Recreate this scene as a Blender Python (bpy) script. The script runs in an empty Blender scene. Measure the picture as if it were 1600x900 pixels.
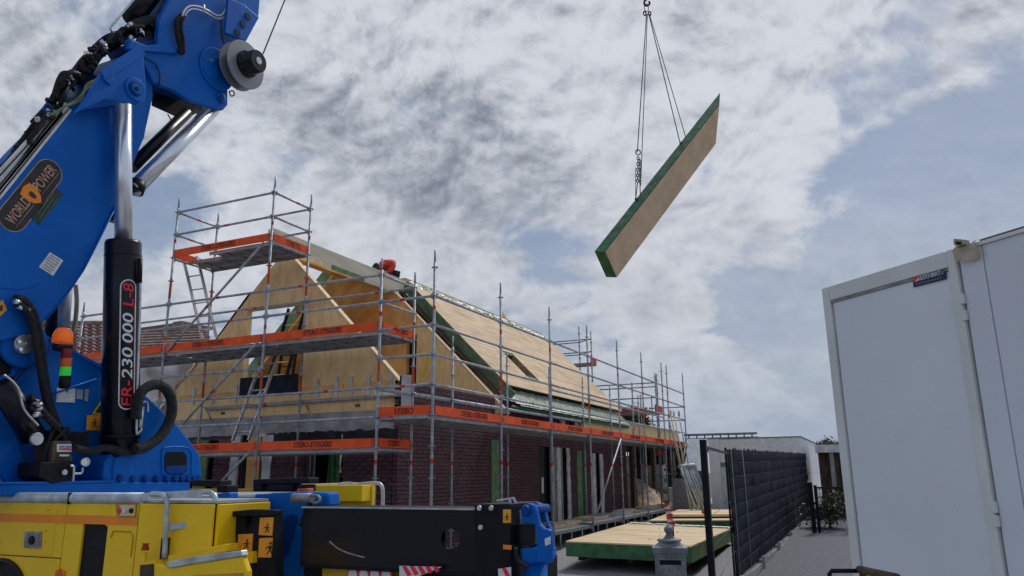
import bpy, bmesh, math, random
from mathutils import Vector, Matrix, noise as mnoise
random.seed(7)
SC = bpy.context.scene
COL = SC.collection
# ------------------------------------------------------------------ camera
F = 1183.19; YAW = 0.437444375; PITCH = 0.240621411; ROLL = -0.009178; EYE = 1.85
fwd = Vector((-math.sin(YAW)*math.cos(PITCH), math.cos(YAW)*math.cos(PITCH), math.sin(PITCH)))
rt0 = Vector((math.cos(YAW), math.sin(YAW), 0)); up0 = rt0.cross(fwd)
RT = rt0*math.cos(ROLL)+up0*math.sin(ROLL); UP = -rt0*math.sin(ROLL)+up0*math.cos(ROLL)
cam = bpy.data.objects.new('camera', bpy.data.cameras.new('camera')); COL.objects.link(cam)
m = Matrix((RT, UP, -fwd)).transposed().to_4x4(); m.translation = Vector((0, 0, EYE)); cam.matrix_world = m
cam.data.sensor_width = 36; cam.data.lens = 36*F/1600; cam.data.clip_end = 5000; cam.data.clip_start = 0.05
SC.camera = cam
def dirpx(x, y): return fwd+RT*((x-800)/F)-UP*((y-450)/F)
def at(x, y, X=None, Y=None, Z=None, D=None, n=None, c=None):
    """the point of a real plane that a point of the photograph lies on"""
    d = dirpx(x, y)
    if D is not None: t = D
    elif X is not None: t = X/d.x
    elif Y is not None: t = Y/d.y
    elif Z is not None: t = (Z-EYE)/d.z
    else: t = (c-Vector((0, 0, EYE))).dot(n)/d.dot(n)
    return Vector((0, 0, EYE))+d*t
# ------------------------------------------------------------------ light
SUN_AZ = math.radians(8); SUN_EL = math.radians(52)      # sun ahead of the camera, behind cloud
sun_dir = Vector((math.sin(SUN_AZ)*math.cos(SUN_EL), math.cos(SUN_AZ)*math.cos(SUN_EL), math.sin(SUN_EL)))
sl = bpy.data.lights.new('sun', 'SUN'); sl.energy = 1.7; sl.angle = math.radians(12); sl.color = (1, .95, .88)
so = bpy.data.objects.new('sun', sl); COL.objects.link(so); so.rotation_euler = sun_dir.to_track_quat('Z', 'Y').to_euler()
SC.view_settings.view_transform = 'Standard'; SC.view_settings.look = 'None'
SC.view_settings.exposure = 0.15; SC.view_settings.gamma = 1; SC.view_settings.use_curve_mapping = False
W = bpy.data.worlds.new('World'); SC.world = W; W.use_nodes = True
NT = W.node_tree; NT.nodes.clear()
class G:
    """tiny node graph helper"""
    def __init__(s, nt): s.nt = nt
    def n(s, t, **k):
        nd = s.nt.nodes.new(t)
        for a, b in k.items(): setattr(nd, a, b)
        return nd
    def put(s, sock, v):
        if hasattr(v, 'links') or isinstance(v, bpy.types.NodeSocket): s.nt.links.new(v, sock)
        else: sock.default_value = v
    def math(s, op, a, b=0.0, c=0.0, clamp=False):
        nd = s.n('ShaderNodeMath', operation=op, use_clamp=clamp)
        for i, v in enumerate((a, b, c)): s.put(nd.inputs[i], v)
        return nd.outputs[0]
    def vmath(s, op, a, b=(0, 0, 0), out=0):
        nd = s.n('ShaderNodeVectorMath', operation=op); s.put(nd.inputs[0], a); s.put(nd.inputs[1], b)
        return nd.outputs[out]
    def mix(s, f, a, b, typ='MIX'):
        nd = s.n('ShaderNodeMix', data_type='RGBA', blend_type=typ)
        s.put(nd.inputs[0], f); s.put(nd.inputs[6], a); s.put(nd.inputs[7], b); return nd.outputs[2]
    def smooth(s, v, lo, hi, a=0.0, b=1.0):
        nd = s.n('ShaderNodeMapRange', interpolation_type='SMOOTHSTEP')
        for i, q in enumerate((v, lo, hi, a, b)): s.put(nd.inputs[i], q)
        return nd.outputs[0]
    def noise(s, vec, scale, detail=6, rough=.55, dist=0.0, lac=2.0):
        nd = s.n('ShaderNodeTexNoise'); s.put(nd.inputs['Vector'], vec)
        nd.inputs['Scale'].default_value = scale; nd.inputs['Detail'].default_value = detail
        nd.inputs['Roughness'].default_value = rough; nd.inputs['Distortion'].default_value = dist
        nd.inputs['Lacunarity'].default_value = lac
        return nd.outputs[0]
g = G(NT)
tc = g.n('ShaderNodeTexCoord'); d = g.vmath('NORMALIZE', tc.outputs['Generated'])
sky = g.n('ShaderNodeTexSky', sky_type='NISHITA', sun_disc=False)
sky.sun_elevation = SUN_EL; sky.sun_rotation = SUN_AZ; sky.air_density = 1.3; sky.dust_density = 2.0
skyc = g.mix(1.0, sky.outputs[0], (.075, .075, .075, 1), 'MULTIPLY')
sep = g.n('ShaderNodeSeparateXYZ'); g.put(sep.inputs[0], d)
zc = g.math('MAXIMUM', sep.outputs[2], 0.0)
den = g.math('ADD', zc, .55)
cx = g.math('DIVIDE', sep.outputs[0], den); cy = g.math('DIVIDE', sep.outputs[1], den)
comb = g.n('ShaderNodeCombineXYZ'); g.put(comb.inputs[0], cx); g.put(comb.inputs[1], cy)
base = comb.outputs[0]
warp = g.noise(base, 3.5, 3, .5)
wv = g.n('ShaderNodeVectorMath', operation='SCALE'); wv.inputs[0].default_value = (.3, .2, 0)
g.put(wv.inputs['Scale'], g.math('MULTIPLY', g.math('SUBTRACT', warp, .5), .5))
P = g.vmath('ADD', base, wv.outputs[0])
mp = g.n('ShaderNodeMapping'); g.put(mp.inputs[0], P); mp.inputs['Rotation'].default_value = (0, 0, math.radians(-35)); mp.inputs['Scale'].default_value = (1, 1.25, 1)
P2 = mp.outputs[0]
n_big = g.noise(P2, 3.7, 10, .55, .0)
n_mid = g.noise(P, 11.0, 10, .58, .0)
off1 = g.vmath('ADD', P, (.0, -.016, 0)); n_mid2 = g.noise(off1, 11.0, 10, .58, .0)
n_fine = g.noise(P, 21, 8, .58, .0)
n_puff = g.noise(P, 26, 8, .6, .0); n_puff2 = g.noise(off1, 26, 8, .6, .0)
SKY_COVER = [(1500, 260, 300, -.50), (1330, 440, 230, -.34), (1570, 420, 200, -.3), (1210, 430, 150, -.34), (60, 60, 300, .16), (30, 250, 120, -.08), (700, 130, 480, .26), (1000, 40, 420, .26), (500, 330, 300, .12), (230, 300, 110, -.18), (520, 420, 90, -.2), (1250, 650, 160, -.06), (1590, 50, 130, .30), (1470, 100, 150, .22), (1270, 185, 45, .3), (1290, 290, 190, .52), (1200, 30, 280, .30), (1440, 125, 110, .22), (1190, 385, 120, .22), (850, 480, 190, -.06), (480, 450, 200, .12), (850, 350, 120, -.12), (1130, 560, 230, .14), (1000, 480, 160, .06), (430, 210, 60, -.15)]
SKY_DARK = [(600, 215, 200, .35), (750, 270, 190, .36), (480, 170, 120, .15), (880, 280, 130, .18), (300, 60, 220, .02), (60, 80, 260, .14), (1480, 40, 160, .12), (700, 150, 90, .15), (830, 330, 110, .12), (890, 110, 50, .22), (1120, 90, 70, .20), (640, 330, 120, .12)]
SKY_BRIGHT = [(980, 60, 260, .14), (820, 30, 200, .10), (560, 60, 160, .14), (1080, 250, 200, .08), (330, 340, 150, .20), (1200, 90, 200, .10), (560, 400, 140, .12), (950, 350, 120, .08), (1300, 300, 150, .22), (480, 10, 140, .12), (930, 220, 80, .08)]
def blobs(lst):
    tot = None
    for (x, y, r, w) in lst:
        c = dirpx(x, y).normalized(); ang = r/F*.9
        dt = g.vmath('DOT_PRODUCT', d, tuple(c), out=1)
        v = g.math('MULTIPLY', g.smooth(dt, math.cos(ang), 1.0), w)
        tot = v if tot is None else g.math('ADD', tot, v)
    return tot
cover = blobs(SKY_COVER); dark = blobs(SKY_DARK); bright = blobs(SKY_BRIGHT)
nn = g.math('ADD', g.math('MULTIPLY', n_big, .58), g.math('ADD', g.math('MULTIPLY', n_mid, .32), g.math('MULTIPLY', n_fine, .10)))
nx = g.math('ADD', g.math('MULTIPLY', g.math('SUBTRACT', nn, .5), 2.6), .5)
nx = g.math('ADD', nx, g.smooth(sep.outputs[2], .42, .14, 0, .09))
dens = g.smooth(g.math('ADD', nx, cover), .36, .68)
veil = g.smooth(sep.outputs[2], .50, .0, .10, .75)
dens = g.math('MAXIMUM', dens, g.math('MULTIPLY', veil, g.smooth(nx, .2, .8, .30, 1.0)))
shade_n = g.math('ADD', g.math('MULTIPLY', n_mid, .42), g.math('ADD', g.math('MULTIPLY', n_fine, .18), g.math('MULTIPLY', n_puff, .40)))
sh = g.math('ADD', g.math('MULTIPLY', g.math('SUBTRACT', shade_n, .5), 2.2), .36)
relief = g.math('ADD', g.math('SUBTRACT', n_mid, n_mid2), g.math('MULTIPLY', g.math('SUBTRACT', n_puff, n_puff2), .6))
rk = g.smooth(sep.outputs[2], .16, .50, .3, 1.0)
sh = g.math('ADD', sh, g.math('MULTIPLY', g.math('MULTIPLY', relief, rk), -3.4))
sh = g.math('ADD', sh, g.math('MULTIPLY', g.math('SUBTRACT', nx, .55), .5))
sh = g.math('ADD', sh, g.math('SUBTRACT', dark, bright))
shc = g.smooth(sh, -.15, 1.65)
cloud = g.mix(shc, (.585, .61, .665, 1), (.165, .195, .25, 1))
skyc = g.mix(.70, skyc, (.155, .225, .37, 1))
low = g.smooth(sep.outputs[2], .20, .0)
out = g.mix(dens, skyc, cloud)
out = g.mix(g.math('MULTIPLY', low, .72), out, (.30, .37, .475, 1))
below = g.smooth(sep.outputs[2], .0, -.04)
out = g.mix(below, out, (.12, .12, .12, 1))
bg = g.n('ShaderNodeBackground'); g.put(bg.inputs[0], out); bg.inputs[1].default_value = 1.0
wo = g.n('ShaderNodeOutputWorld'); NT.links.new(bg.outputs[0], wo.inputs[0])
W.cycles.sampling_method = 'MANUAL'; W.cycles.sample_map_resolution = 512
# ------------------------------------------------------------------ materials
def mat(name, col, rough=.6, metal=0.0, var=.25, scale=6.0, stretch=(1, 1, 1), bump=0.0, bscale=None, spec=.4, coat=0.0, emit=None, col2=None, detail=6, dirt=0.0, alpha=None, trans=0.0):
    mt = bpy.data.materials.new(name); mt.use_nodes = True
    nt = mt.node_tree; b = nt.nodes['Principled BSDF']; q = G(nt)
    t = q.n('ShaderNodeTexCoord'); mpn = q.n('ShaderNodeMapping'); q.put(mpn.inputs[0], t.outputs['Object']); mpn.inputs['Scale'].default_value = stretch
    v = q.noise(mpn.outputs[0], scale, detail, .6)
    c2 = col2 if col2 else tuple(x*(1-var) for x in col); c1 = col if col2 else tuple(min(1, x*(1+var*.6)) for x in col)
    cc = q.mix(q.smooth(v, .3, .7), (*c1, 1), (*c2, 1))
    if dirt:
        v2 = q.noise(t.outputs['Object'], 1.7, 8, .7)
        cc = q.mix(q.smooth(v2, .48, .8, 0, dirt), cc, (.16, .14, .12, 1))
    q.put(b.inputs['Base Color'], cc)
    q.put(b.inputs['Roughness'], q.smooth(v, .2, .8, max(.04, rough-.1), min(1, rough+.12)))
    b.inputs['Metallic'].default_value = metal; b.inputs['Specular IOR Level'].default_value = spec
    b.inputs['Coat Weight'].default_value = coat; b.inputs['Coat Roughness'].default_value = .15
    if emit: b.inputs['Emission Color'].default_value = (*emit[0], 1); b.inputs['Emission Strength'].default_value = emit[1]
    if trans: b.inputs['Transmission Weight'].default_value = trans
    if alpha is not None: b.inputs['Alpha'].default_value = alpha
    if bump:
        bn = q.n('ShaderNodeBump'); bn.inputs['Strength'].default_value = bump; bn.inputs['Distance'].default_value = .02
        v3 = q.noise(mpn.outputs[0], bscale or scale*4, 5, .6); q.put(bn.inputs['Height'], v3); q.put(b.inputs['Normal'], bn.outputs[0])
    return mt
M = {}
def defm(k, *a, **kw): M[k] = mat(k, *a, **kw)
defm('steel', (.40, .43, .47), .55, .35, .3, 9, dirt=.2, bump=.1)
defm('steel_dull', (.33, .34, .35), .6, .5, .35, 12, dirt=.5, bump=.2)
defm('deck_steel', (.36, .37, .39), .55, .4, .2, 3, dirt=.25, bump=.1)
defm('red_band', (.62, .04, .03), .5, 0, .3, 20)
defm('rust_paint', (.62, .10, .03), .6, .0, .35, 14, dirt=.2)
defm('orange', (.95, .115, .03), .55, 0, .18, 5, dirt=.08, bump=.05, spec=.2)
defm('letter_dark', (.03, .012, .01), .7, 0, .2, 30)
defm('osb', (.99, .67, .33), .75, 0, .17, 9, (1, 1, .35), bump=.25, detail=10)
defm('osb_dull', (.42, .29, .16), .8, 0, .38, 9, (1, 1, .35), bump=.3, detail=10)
defm('ply_orange', (.97, .50, .17), .6, 0, .28, 2.2, bump=.1, detail=10)
defm('board_edge', (.80, .62, .38), .7, 0, .2, 20)
defm('glulam', (.72, .66, .50), .6, 0, .16, 3, (.3, .3, 3), bump=.1)
defm('roof_wood', (0.68, 0.5, 0.315), .75, 0, .13, 2.5, (1.5, .4, 1.5), bump=.1, detail=9)
defm('roof_wood_b', (0.63, 0.455, 0.28), .75, 0, .13, 2.5, (1.5, .4, 1.5), bump=.1, detail=9)
defm('roof_wood_c', (0.71, 0.53, 0.34), .75, 0, .13, 2.5, (1.5, .4, 1.5), bump=.1, detail=9)
defm('path_gravel', (.27, .28, .31), .95, 0, .55, 55, bump=1.0, bscale=90, col2=(.10, .10, .115), detail=12)
defm('rod_wire', (.018, .022, .035), .6, 0, .3, 8)
defm('recess_grey', (.10, .09, .08), .8, 0, .4, 5)
defm('panel_wood', (.80, .62, .38), .7, 0, .20, 2, (.4, 2, 1), bump=.12, detail=9)
defm('panel_under', (.68, .50, .33), .8, 0, .12, 3, bump=.1)
defm('green_foil', (.052, .155, .068), .5, 0, .4, 5, bump=.25, spec=.35)
defm('green_pale', (.16, .27, .12), .6, 0, .35, 4, bump=.2)
defm('green_dark', (.02, .09, .045), .55, 0, .35, 6, bump=.2)
defm('foil_white', (.78, .84, .74), .5, 0, .25, 9, bump=.8, bscale=10)
defm('membrane', (.85, .86, .87), .35, 0, .2, 2.2, bump=1.0, bscale=5, alpha=.80)
defm('brick', (.118, .058, .070), .9, 0, .35, 11, bump=.4, bscale=60)
defm('brick_b', (.132, .064, .074), .9, 0, .35, 11, bump=.4, bscale=60)
defm('brick_c', (.104, .055, .070), .9, 0, .35, 11, bump=.4, bscale=60)
defm('mortar', (.22, .14, .16), .95, 0, .3, 12, bump=.4)
defm('plaster', (.66, .67, .69), .9, 0, .25, 4, bump=.4)
defm('plaster_grey', (.40, .40, .40), .95, 0, .35, 3.5, bump=.4)
defm('dark_board', (.028, .027, .03), .9, 0, .4, 4, bump=.4)
defm('black', (.006, .007, .011), .5, 0, .3, 10, spec=.22)
defm('black_gloss', (.003, .005, .012), .30, 0, .2, 3, spec=.3, coat=.08)
defm('black_rough', (.010, .011, .016), .8, 0, .35, 12, bump=.3, spec=.25)
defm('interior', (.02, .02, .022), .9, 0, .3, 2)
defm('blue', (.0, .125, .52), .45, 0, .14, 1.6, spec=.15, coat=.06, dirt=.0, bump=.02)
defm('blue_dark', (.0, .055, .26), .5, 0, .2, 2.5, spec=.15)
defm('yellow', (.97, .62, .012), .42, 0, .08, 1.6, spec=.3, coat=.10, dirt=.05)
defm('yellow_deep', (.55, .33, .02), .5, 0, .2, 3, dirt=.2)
defm('stripe', (.95, .27, .015), .45, 0, .1, 4)
defm('chrome', (.80, .83, .88), .30, .9, .1, 3, (1, 1, .1))
defm('alu', (.62, .64, .66), .4, .8, .25, 9, bump=.1)
defm('alu_rail', (.72, .73, .72), .45, .2, .2, 6, dirt=.12)
defm('rubber', (.016, .016, .018), .65, 0, .4, 14, bump=.3)
defm('hose_cover', (.02, .022, .026), .85, 0, .4, 30, bump=.8, bscale=120)
defm('white_paint', (.75, .77, .78), .5, 0, .1, 3)
defm('sticker', (.72, .74, .76), .5, 0, .2, 30)
defm('sticker_orange', (.90, .38, .03), .5, 0, .12, 8)
defm('decal_black', (.03, .03, .032), .5, 0, .2, 8)
defm('decal_green', (.025, .06, .055), .5, 0, .5, 40)
defm('copper', (.62, .36, .22), .5, .1, .2, 12)
defm('winch_grey', (.26, .28, .30), .45, .2, .08, 2)
defm('green_mid', (.115, .19, .105), .55, 0, .35, 4, bump=.2)
defm('red_letter', (.85, .03, .05), .45, 0, .1, 8)
defm('beacon', (.95, .22, .02), .25, 0, .15, 6, trans=.2, emit=((1, .2, .02), .15))
defm('lamp_red', (.25, .01, .015), .3, 0, .2, 6)
defm('lamp_orange', (.75, .14, .01), .3, 0, .2, 6)
defm('lamp_green', (.02, .55, .04), .3, 0, .1, 6, emit=((.05, 1, .08), .15))
defm('brass', (.35, .24, .16), .4, .6, .3, 9)
defm('toilet_panel', (.74, .78, .82), .42, 0, .05, 1.3, dirt=.05)
defm('toilet_frame', (.72, .73, .71), .5, 0, .08, 2.5, dirt=.1)
defm('toilet_side', (.70, .74, .80), .45, 0, .05, 1.3, dirt=.06)
defm('logo_navy', (.02, .03, .08), .4, 0, .2, 9)
defm('tape', (.42, .37, .27), .6, 0, .3, 9, bump=.4)
defm('gravel', (.50, .51, .53), .95, 0, .55, 55, bump=1.0, bscale=90, col2=(.20, .20, .215), detail=12)
defm('pebble', (.33, .34, .36), .9, 0, .5, 3)
defm('soil', (.17, .13, .10), .95, 0, .5, 5, bump=.8)
defm('sand', (.62, .47, .36), .95, 0, .4, 6, bump=1.0, bscale=14)
defm('grass', (.09, .15, .03), .9, 0, .5, 14)
defm('leaf', (.035, .065, .022), .7, 0, .5, 9)
defm('leaf_pale', (.24, .30, .14), .6, 0, .5, 9)
defm('bark', (.05, .038, .028), .9, 0, .4, 9)
defm('concrete', (.34, .34, .33), .9, 0, .3, 6, bump=.3, dirt=.3)
defm('mail_grey', (.22, .235, .245), .55, .3, .3, 10, dirt=.3, bump=.25)
defm('screen', (.004, .007, .020), .7, 0, .3, 2, spec=.12)
defm('wire', (.05, .055, .07), .5, .2, .3, 8)
defm('white_brick', (.80, .81, .83), .85, 0, .12, 8, bump=.3)
defm('tile', (.34, .20, .17), .7, 0, .45, 6, bump=.2)
defm('tile_grey', (.30, .21, .18), .8, 0, .4, 5, bump=.2)
defm('brown_wood', (.10, .065, .045), .85, 0, .45, 8, (1, 1, .3), bump=.3)
defm('grey_wood', (.33, .32, .30), .85, 0, .35, 7, (1, 1, .4), bump=.3)
defm('reed', (.10, .09, .07), .95, 0, .5, 20)
defm('jacket', (.72, .07, .04), .7, 0, .35, 9, bump=.4)
defm('trousers', (.02, .025, .045), .85, 0, .3, 12, bump=.3)
defm('skin', (.42, .22, .15), .55, 0, .12, 20)
defm('cap', (.02, .035, .075), .8, 0, .3, 15)
defm('hair', (.02, .015, .012), .8, 0, .3, 40)
defm('level_yellow', (.80, .62, .02), .4, 0, .1, 9)
defm('tarp', (.008, .011, .03), .7, 0, .4, 6, bump=.4)
defm('bag', (.38, .40, .42), .8, 0, .3, 7, bump=.9, bscale=9)
defm('galv', (.50, .56, .60), .45, .55, .3, 6, dirt=.2)
defm('roof_sheet', (.62, .64, .66), .5, 0, .2, 4)
defm('glass', (.03, .035, .04), .08, 0, .1, 3, spec=.8)
defm('rope', (.13, .14, .15), .6, .3, .3, 60)
defm('red_cloth', (.75, .05, .03), .6, 0, .15, 12)
defm('white_cloth', (.75, .75, .74), .6, 0, .15, 12)
# ------------------------------------------------------------------ mesh builder
class MB:
    def __init__(s): s.v = []; s.f = []; s.mi = []; s.sm = []
    def add(s, vs, fs, mi=0, sm=False):
        o = len(s.v); s.v += [tuple(v) for v in vs]
        for f in fs: s.f.append(tuple(i+o for i in f)); s.mi.append(mi); s.sm.append(sm)
        return s
    def box(s, a, b, mi=0):
        x0, x1 = sorted((a[0], b[0])); y0, y1 = sorted((a[1], b[1])); z0, z1 = sorted((a[2], b[2]))
        vs = [(x, y, z) for z in (z0, z1) for (x, y) in ((x0, y0), (x1, y0), (x1, y1), (x0, y1))]
        return s.add(vs, [(3, 2, 1, 0), (4, 5, 6, 7), (0, 1, 5, 4), (1, 2, 6, 5), (2, 3, 7, 6), (3, 0, 4, 7)], mi)
    def obox(s, c, ax, ay, az, mi=0):
        """box from a corner and three edge vectors"""
        c = Vector(c); ax = Vector(ax); ay = Vector(ay); az = Vector(az)
        vs = [c, c+ax, c+ax+ay, c+ay, c+az, c+ax+az, c+ax+ay+az, c+ay+az]
        fs = [(3, 2, 1, 0), (4, 5, 6, 7), (0, 1, 5, 4), (1, 2, 6, 5), (2, 3, 7, 6), (3, 0, 4, 7)]
        if ax.cross(ay).dot(az) < 0: fs = [f[::-1] for f in fs]
        return s.add(vs, fs, mi)
    def bar(s, a, b, w, h, mi=0, side=None):
        """rectangular bar from a to b, w along side, h along the other normal"""
        a = Vector(a); b = Vector(b); t = (b-a).normalized()
        sd = Vector(side) if side else (Vector((0, 0, 1)).cross(t) if abs(t.z) < .95 else Vector((1, 0, 0)))
        sd = (sd-t*sd.dot(t)).normalized(); nn_ = t.cross(sd)
        return s.obox(a-sd*w/2-nn_*h/2, b-a, sd*w, nn_*h, mi)
    def tube(s, pts, r, n=8, mi=0, caps=True, sm=True):
        pts = [Vector(p) for p in pts]; rs = r if isinstance(r, (list, tuple)) else [r]*len(pts)
        o = len(s.v); prev = None
        for i, p in enumerate(pts):
            t = (pts[min(i+1, len(pts)-1)]-pts[max(i-1, 0)]).normalized()
            if prev is None:
                ref = Vector((0, 0, 1)) if abs(t.z) < .9 else Vector((1, 0, 0))
                prev = (ref-t*ref.dot(t)).normalized()
            else: prev = (prev-t*prev.dot(t)).normalized()
            bn = t.cross(prev)
            for k in range(n):
                a = 2*math.pi*k/n; s.v.append(tuple(p+(prev*math.cos(a)+bn*math.sin(a))*rs[i]))
        for i in range(len(pts)-1):
            for k in range(n):
                k2 = (k+1) % n
                s.f.append((o+i*n+k, o+i*n+k2, o+(i+1)*n+k2, o+(i+1)*n+k)); s.mi.append(mi); s.sm.append(sm)
        if caps:
            s.f.append(tuple(o+k for k in range(n))[::-1]); s.mi.append(mi); s.sm.append(False)
            s.f.append(tuple(o+(len(pts)-1)*n+k for k in range(n))); s.mi.append(mi); s.sm.append(False)
        return s
    def lathe(s, c, prof, n=20, mi=0, axis=(0, 0, 1), sm=True):
        """profile of (radius, height) round an axis through c"""
        c = Vector(c); az = Vector(axis).normalized()
        ref = Vector((0, 0, 1)) if abs(az.z) < .9 else Vector((1, 0, 0))
        ax = (ref-az*ref.dot(az)).normalized(); ay = az.cross(ax); o = len(s.v)
        for (r, h) in prof:
            for k in range(n):
                a = 2*math.pi*k/n; s.v.append(tuple(c+az*h+(ax*math.cos(a)+ay*math.sin(a))*r))
        for i in range(len(prof)-1):
            for k in range(n):
                k2 = (k+1) % n; s.f.append((o+i*n+k, o+i*n+k2, o+(i+1)*n+k2, o+(i+1)*n+k)); s.mi.append(mi); s.sm.append(sm)
        s.f.append(tuple(o+k for k in range(n))[::-1]); s.mi.append(mi); s.sm.append(False)
        s.f.append(tuple(o+(len(prof)-1)*n+k for k in range(n))); s.mi.append(mi); s.sm.append(False)
        return s
    def prism(s, poly, ext, mi=0):
        """closed outline (3D points in one plane) pushed along ext"""
        poly = [Vector(p) for p in poly]; ext = Vector(ext)
        nrm = Vector((0, 0, 0))
        for i in range(len(poly)):
            a, b = poly[i], poly[(i+1) % len(poly)]; nrm += a.cross(b)
        if nrm.dot(ext) > 0: poly = poly[::-1]
        n = len(poly); vs = poly+[p+ext for p in poly]
        fs = [tuple(range(n)), tuple(range(2*n-1, n-1, -1))]
        for i in range(n): j = (i+1) % n; fs.append((j, i, n+i, n+j))
        return s.add(vs, fs, mi)
    def grid(s, fn, nu, nv, mi=0, sm=True):
        o = len(s.v)
        for j in range(nv+1):
            for i in range(nu+1): s.v.append(tuple(fn(i/nu, j/nv)))
        for j in range(nv):
            for i in range(nu):
                a = o+j*(nu+1)+i; s.f.append((a, a+1, a+nu+2, a+nu+1)); s.mi.append(mi); s.sm.append(sm)
        return s
    def mesh(s, name, mats):
        me = bpy.data.meshes.new(name); me.from_pydata(s.v, [], s.f)
        me.polygons.foreach_set('material_index', s.mi); me.polygons.foreach_set('use_smooth', s.sm)
        for mm in (mats if isinstance(mats, (list, tuple)) else [mats]): me.materials.append(M[mm])
        me.update(); return me
    def build(s, name, mats, parent=None, bevel=0, **props):
        o = bpy.data.objects.new(name, s.mesh(name, mats)); COL.objects.link(o)
        if parent is not None: o.parent = parent; PAR.append((o, parent))
        if bevel:
            b = o.modifiers.new('bevel', 'BEVEL'); b.width = bevel; b.segments = 2; b.limit_method = 'ANGLE'; b.angle_limit = math.radians(35)
        for k, v in props.items(): o[k] = v
        return o
PAR = []
def thing(name, label, cat, loc=(0, 0, 0), group=None):
    o = bpy.data.objects.new(name, None); COL.objects.link(o); o.empty_display_size = .2
    o['label'] = label; o['category'] = cat; o['base'] = tuple(loc)
    if group: o['group'] = group
    return o
def tag(o, label, cat, group=None):
    o['label'] = label; o['category'] = cat
    if group: o['group'] = group
    return o
def struct(o): o['kind'] = 'structure'; return o
def link(me, name, parent=None, loc=(0, 0, 0)):
    o = bpy.data.objects.new(name, me); COL.objects.link(o); o.location = loc
    if parent is not None: o.parent = parent
    return o
def lettering(body, o0, ux, uy, mt, parent, name='lettering', lift=None, shear=0.0):
    """flat print: text fitted in the parallelogram o0, o0+ux, o0+uy"""
    cu = bpy.data.curves.new(name, 'FONT'); cu.body = body; cu.extrude = .01; cu.resolution_u = 3; cu.shear = shear
    cu.offset = .006
    tmp = bpy.data.objects.new(name, cu); COL.objects.link(tmp)
    me = bpy.data.meshes.new_from_object(tmp.evaluated_get(bpy.context.evaluated_depsgraph_get()))
    bpy.data.objects.remove(tmp)
    xs = [v.co.x for v in me.vertices]; ys = [v.co.y for v in me.vertices]
    x0, x1, y0, y1 = min(xs), max(xs), min(ys), max(ys)
    o0 = Vector(o0); ux = Vector(ux); uy = Vector(uy); nz = ux.cross(uy).normalized()
    for v in me.vertices:
        a, b, c = v.co; v.co = o0+ux*((a-x0)/(x1-x0))+uy*((b-y0)/(y1-y0))+nz*(.003 if c > 0 else .0)
    me.materials.clear(); me.materials.append(M[mt])
    o = bpy.data.objects.new(name, me); COL.objects.link(o)
    if parent is not None: o.parent = parent
    return o
def px_text(body, pl, p0, p1, p2, mt, parent, lift, **k):
    """print on a plane: p0 lower left, p1 lower right, p2 upper left, as seen in the photograph"""
    a, b, c = (at(*p, **pl) for p in (p0, p1, p2))
    return lettering(body, a+Vector(lift), b-a, c-a, mt, parent, **k)
def px_plate(pl, pts, ext, mt, name, parent, lift=(0, 0, 0), bevel=0):
    return MB().prism([at(*p, **pl)+Vector(lift) for p in pts], ext).build(name, mt, parent, bevel)
# ------------------------------------------------------------------ ground
def gz(x, y):
    t = min(1, max(0, (y-9)/15)); return .42*t*t*(3-2*t)
def ground_fn(x0, x1, y0, y1, dz=0, amp=.012):
    def fn(u, v):
        x = x0+(x1-x0)*u; y = y0+(y1-y0)*v
        return (x, y, gz(x, y)+dz+amp*mnoise.noise(Vector((x*1.3, y*1.3, 0))))
    return fn
def fpath(y): return -1.72-.32*min(1, max(0, (y-8.9)/3.5))
struct(MB().grid(ground_fn(-26, 14, -6, 45, 0, .03), 120, 150).build('ground', 'gravel'))
struct(MB().grid(lambda u, v: (-1500+3000*u, -1500+3000*v, -.35+.0*u), 8, 8).build('field', 'soil'))
struct(MB().grid(lambda u, v: (fpath(6+20*v)+(3.2)*u, 6+20*v, gz(0, 6+20*v)+.03+.008*mnoise.noise(Vector((u*7, v*40, 4)))), 20, 60).build('path', 'path_gravel'))
gr = MB().grid(lambda u, v: (-10+8*u, 25.5+10*v, gz(0, 30)+.04+.05*mnoise.noise(Vector((u*9, v*9, 1)))), 30, 30).build('lawn', 'grass'); struct(gr)
mb = MB()
for i in range(5200):
    y = 6+16*random.random()**1.4; x = random.uniform(-.52*y-.6, -.02*y)
    s = random.uniform(.006, .017); z = gz(x, y)+.004; a = random.random()*6
    vs = [(x+s*math.cos(a+k*2.1), y+s*math.sin(a+k*2.1), z) for k in range(3)]+[(x, y, z+s*.9)]
    mb.add(vs, [(0, 1, 3), (1, 2, 3), (2, 0, 3)])
o = mb.build('gravel', 'pebble'); o['kind'] = 'stuff'; tag(o, 'loose grey crushed stone spread over the yard', 'gravel')
mb = MB()
for i in range(2600):
    x = -10+8*random.random(); y = 25.6+9*random.random(); z = gz(0, 30)+.04; h = random.uniform(.05, .16); a = random.random()*6
    mb.add([(x, y, z), (x+.02*math.cos(a), y+.02*math.sin(a), z), (x+random.uniform(-.04, .04), y+random.uniform(-.04, .04), z+h)], [(0, 1, 2)])
o = mb.build('grass', 'grass'); o['kind'] = 'stuff'; tag(o, 'short green grass growing behind the sand heap', 'grass')
# ------------------------------------------------------------------ house under construction
XW, YG, XR = -8.0, 12.05, -11.0      # side wall face, gable face, ridge
house = thing('unfinished_house', 'unfinished dark brick house with bare timber gable and roof inside the scaffold', 'house')
core = MB()
def wallx(x0, x1, y0, y1, z0, z1): core.box((x0, y0, z0), (x1, y1, z1))
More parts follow.
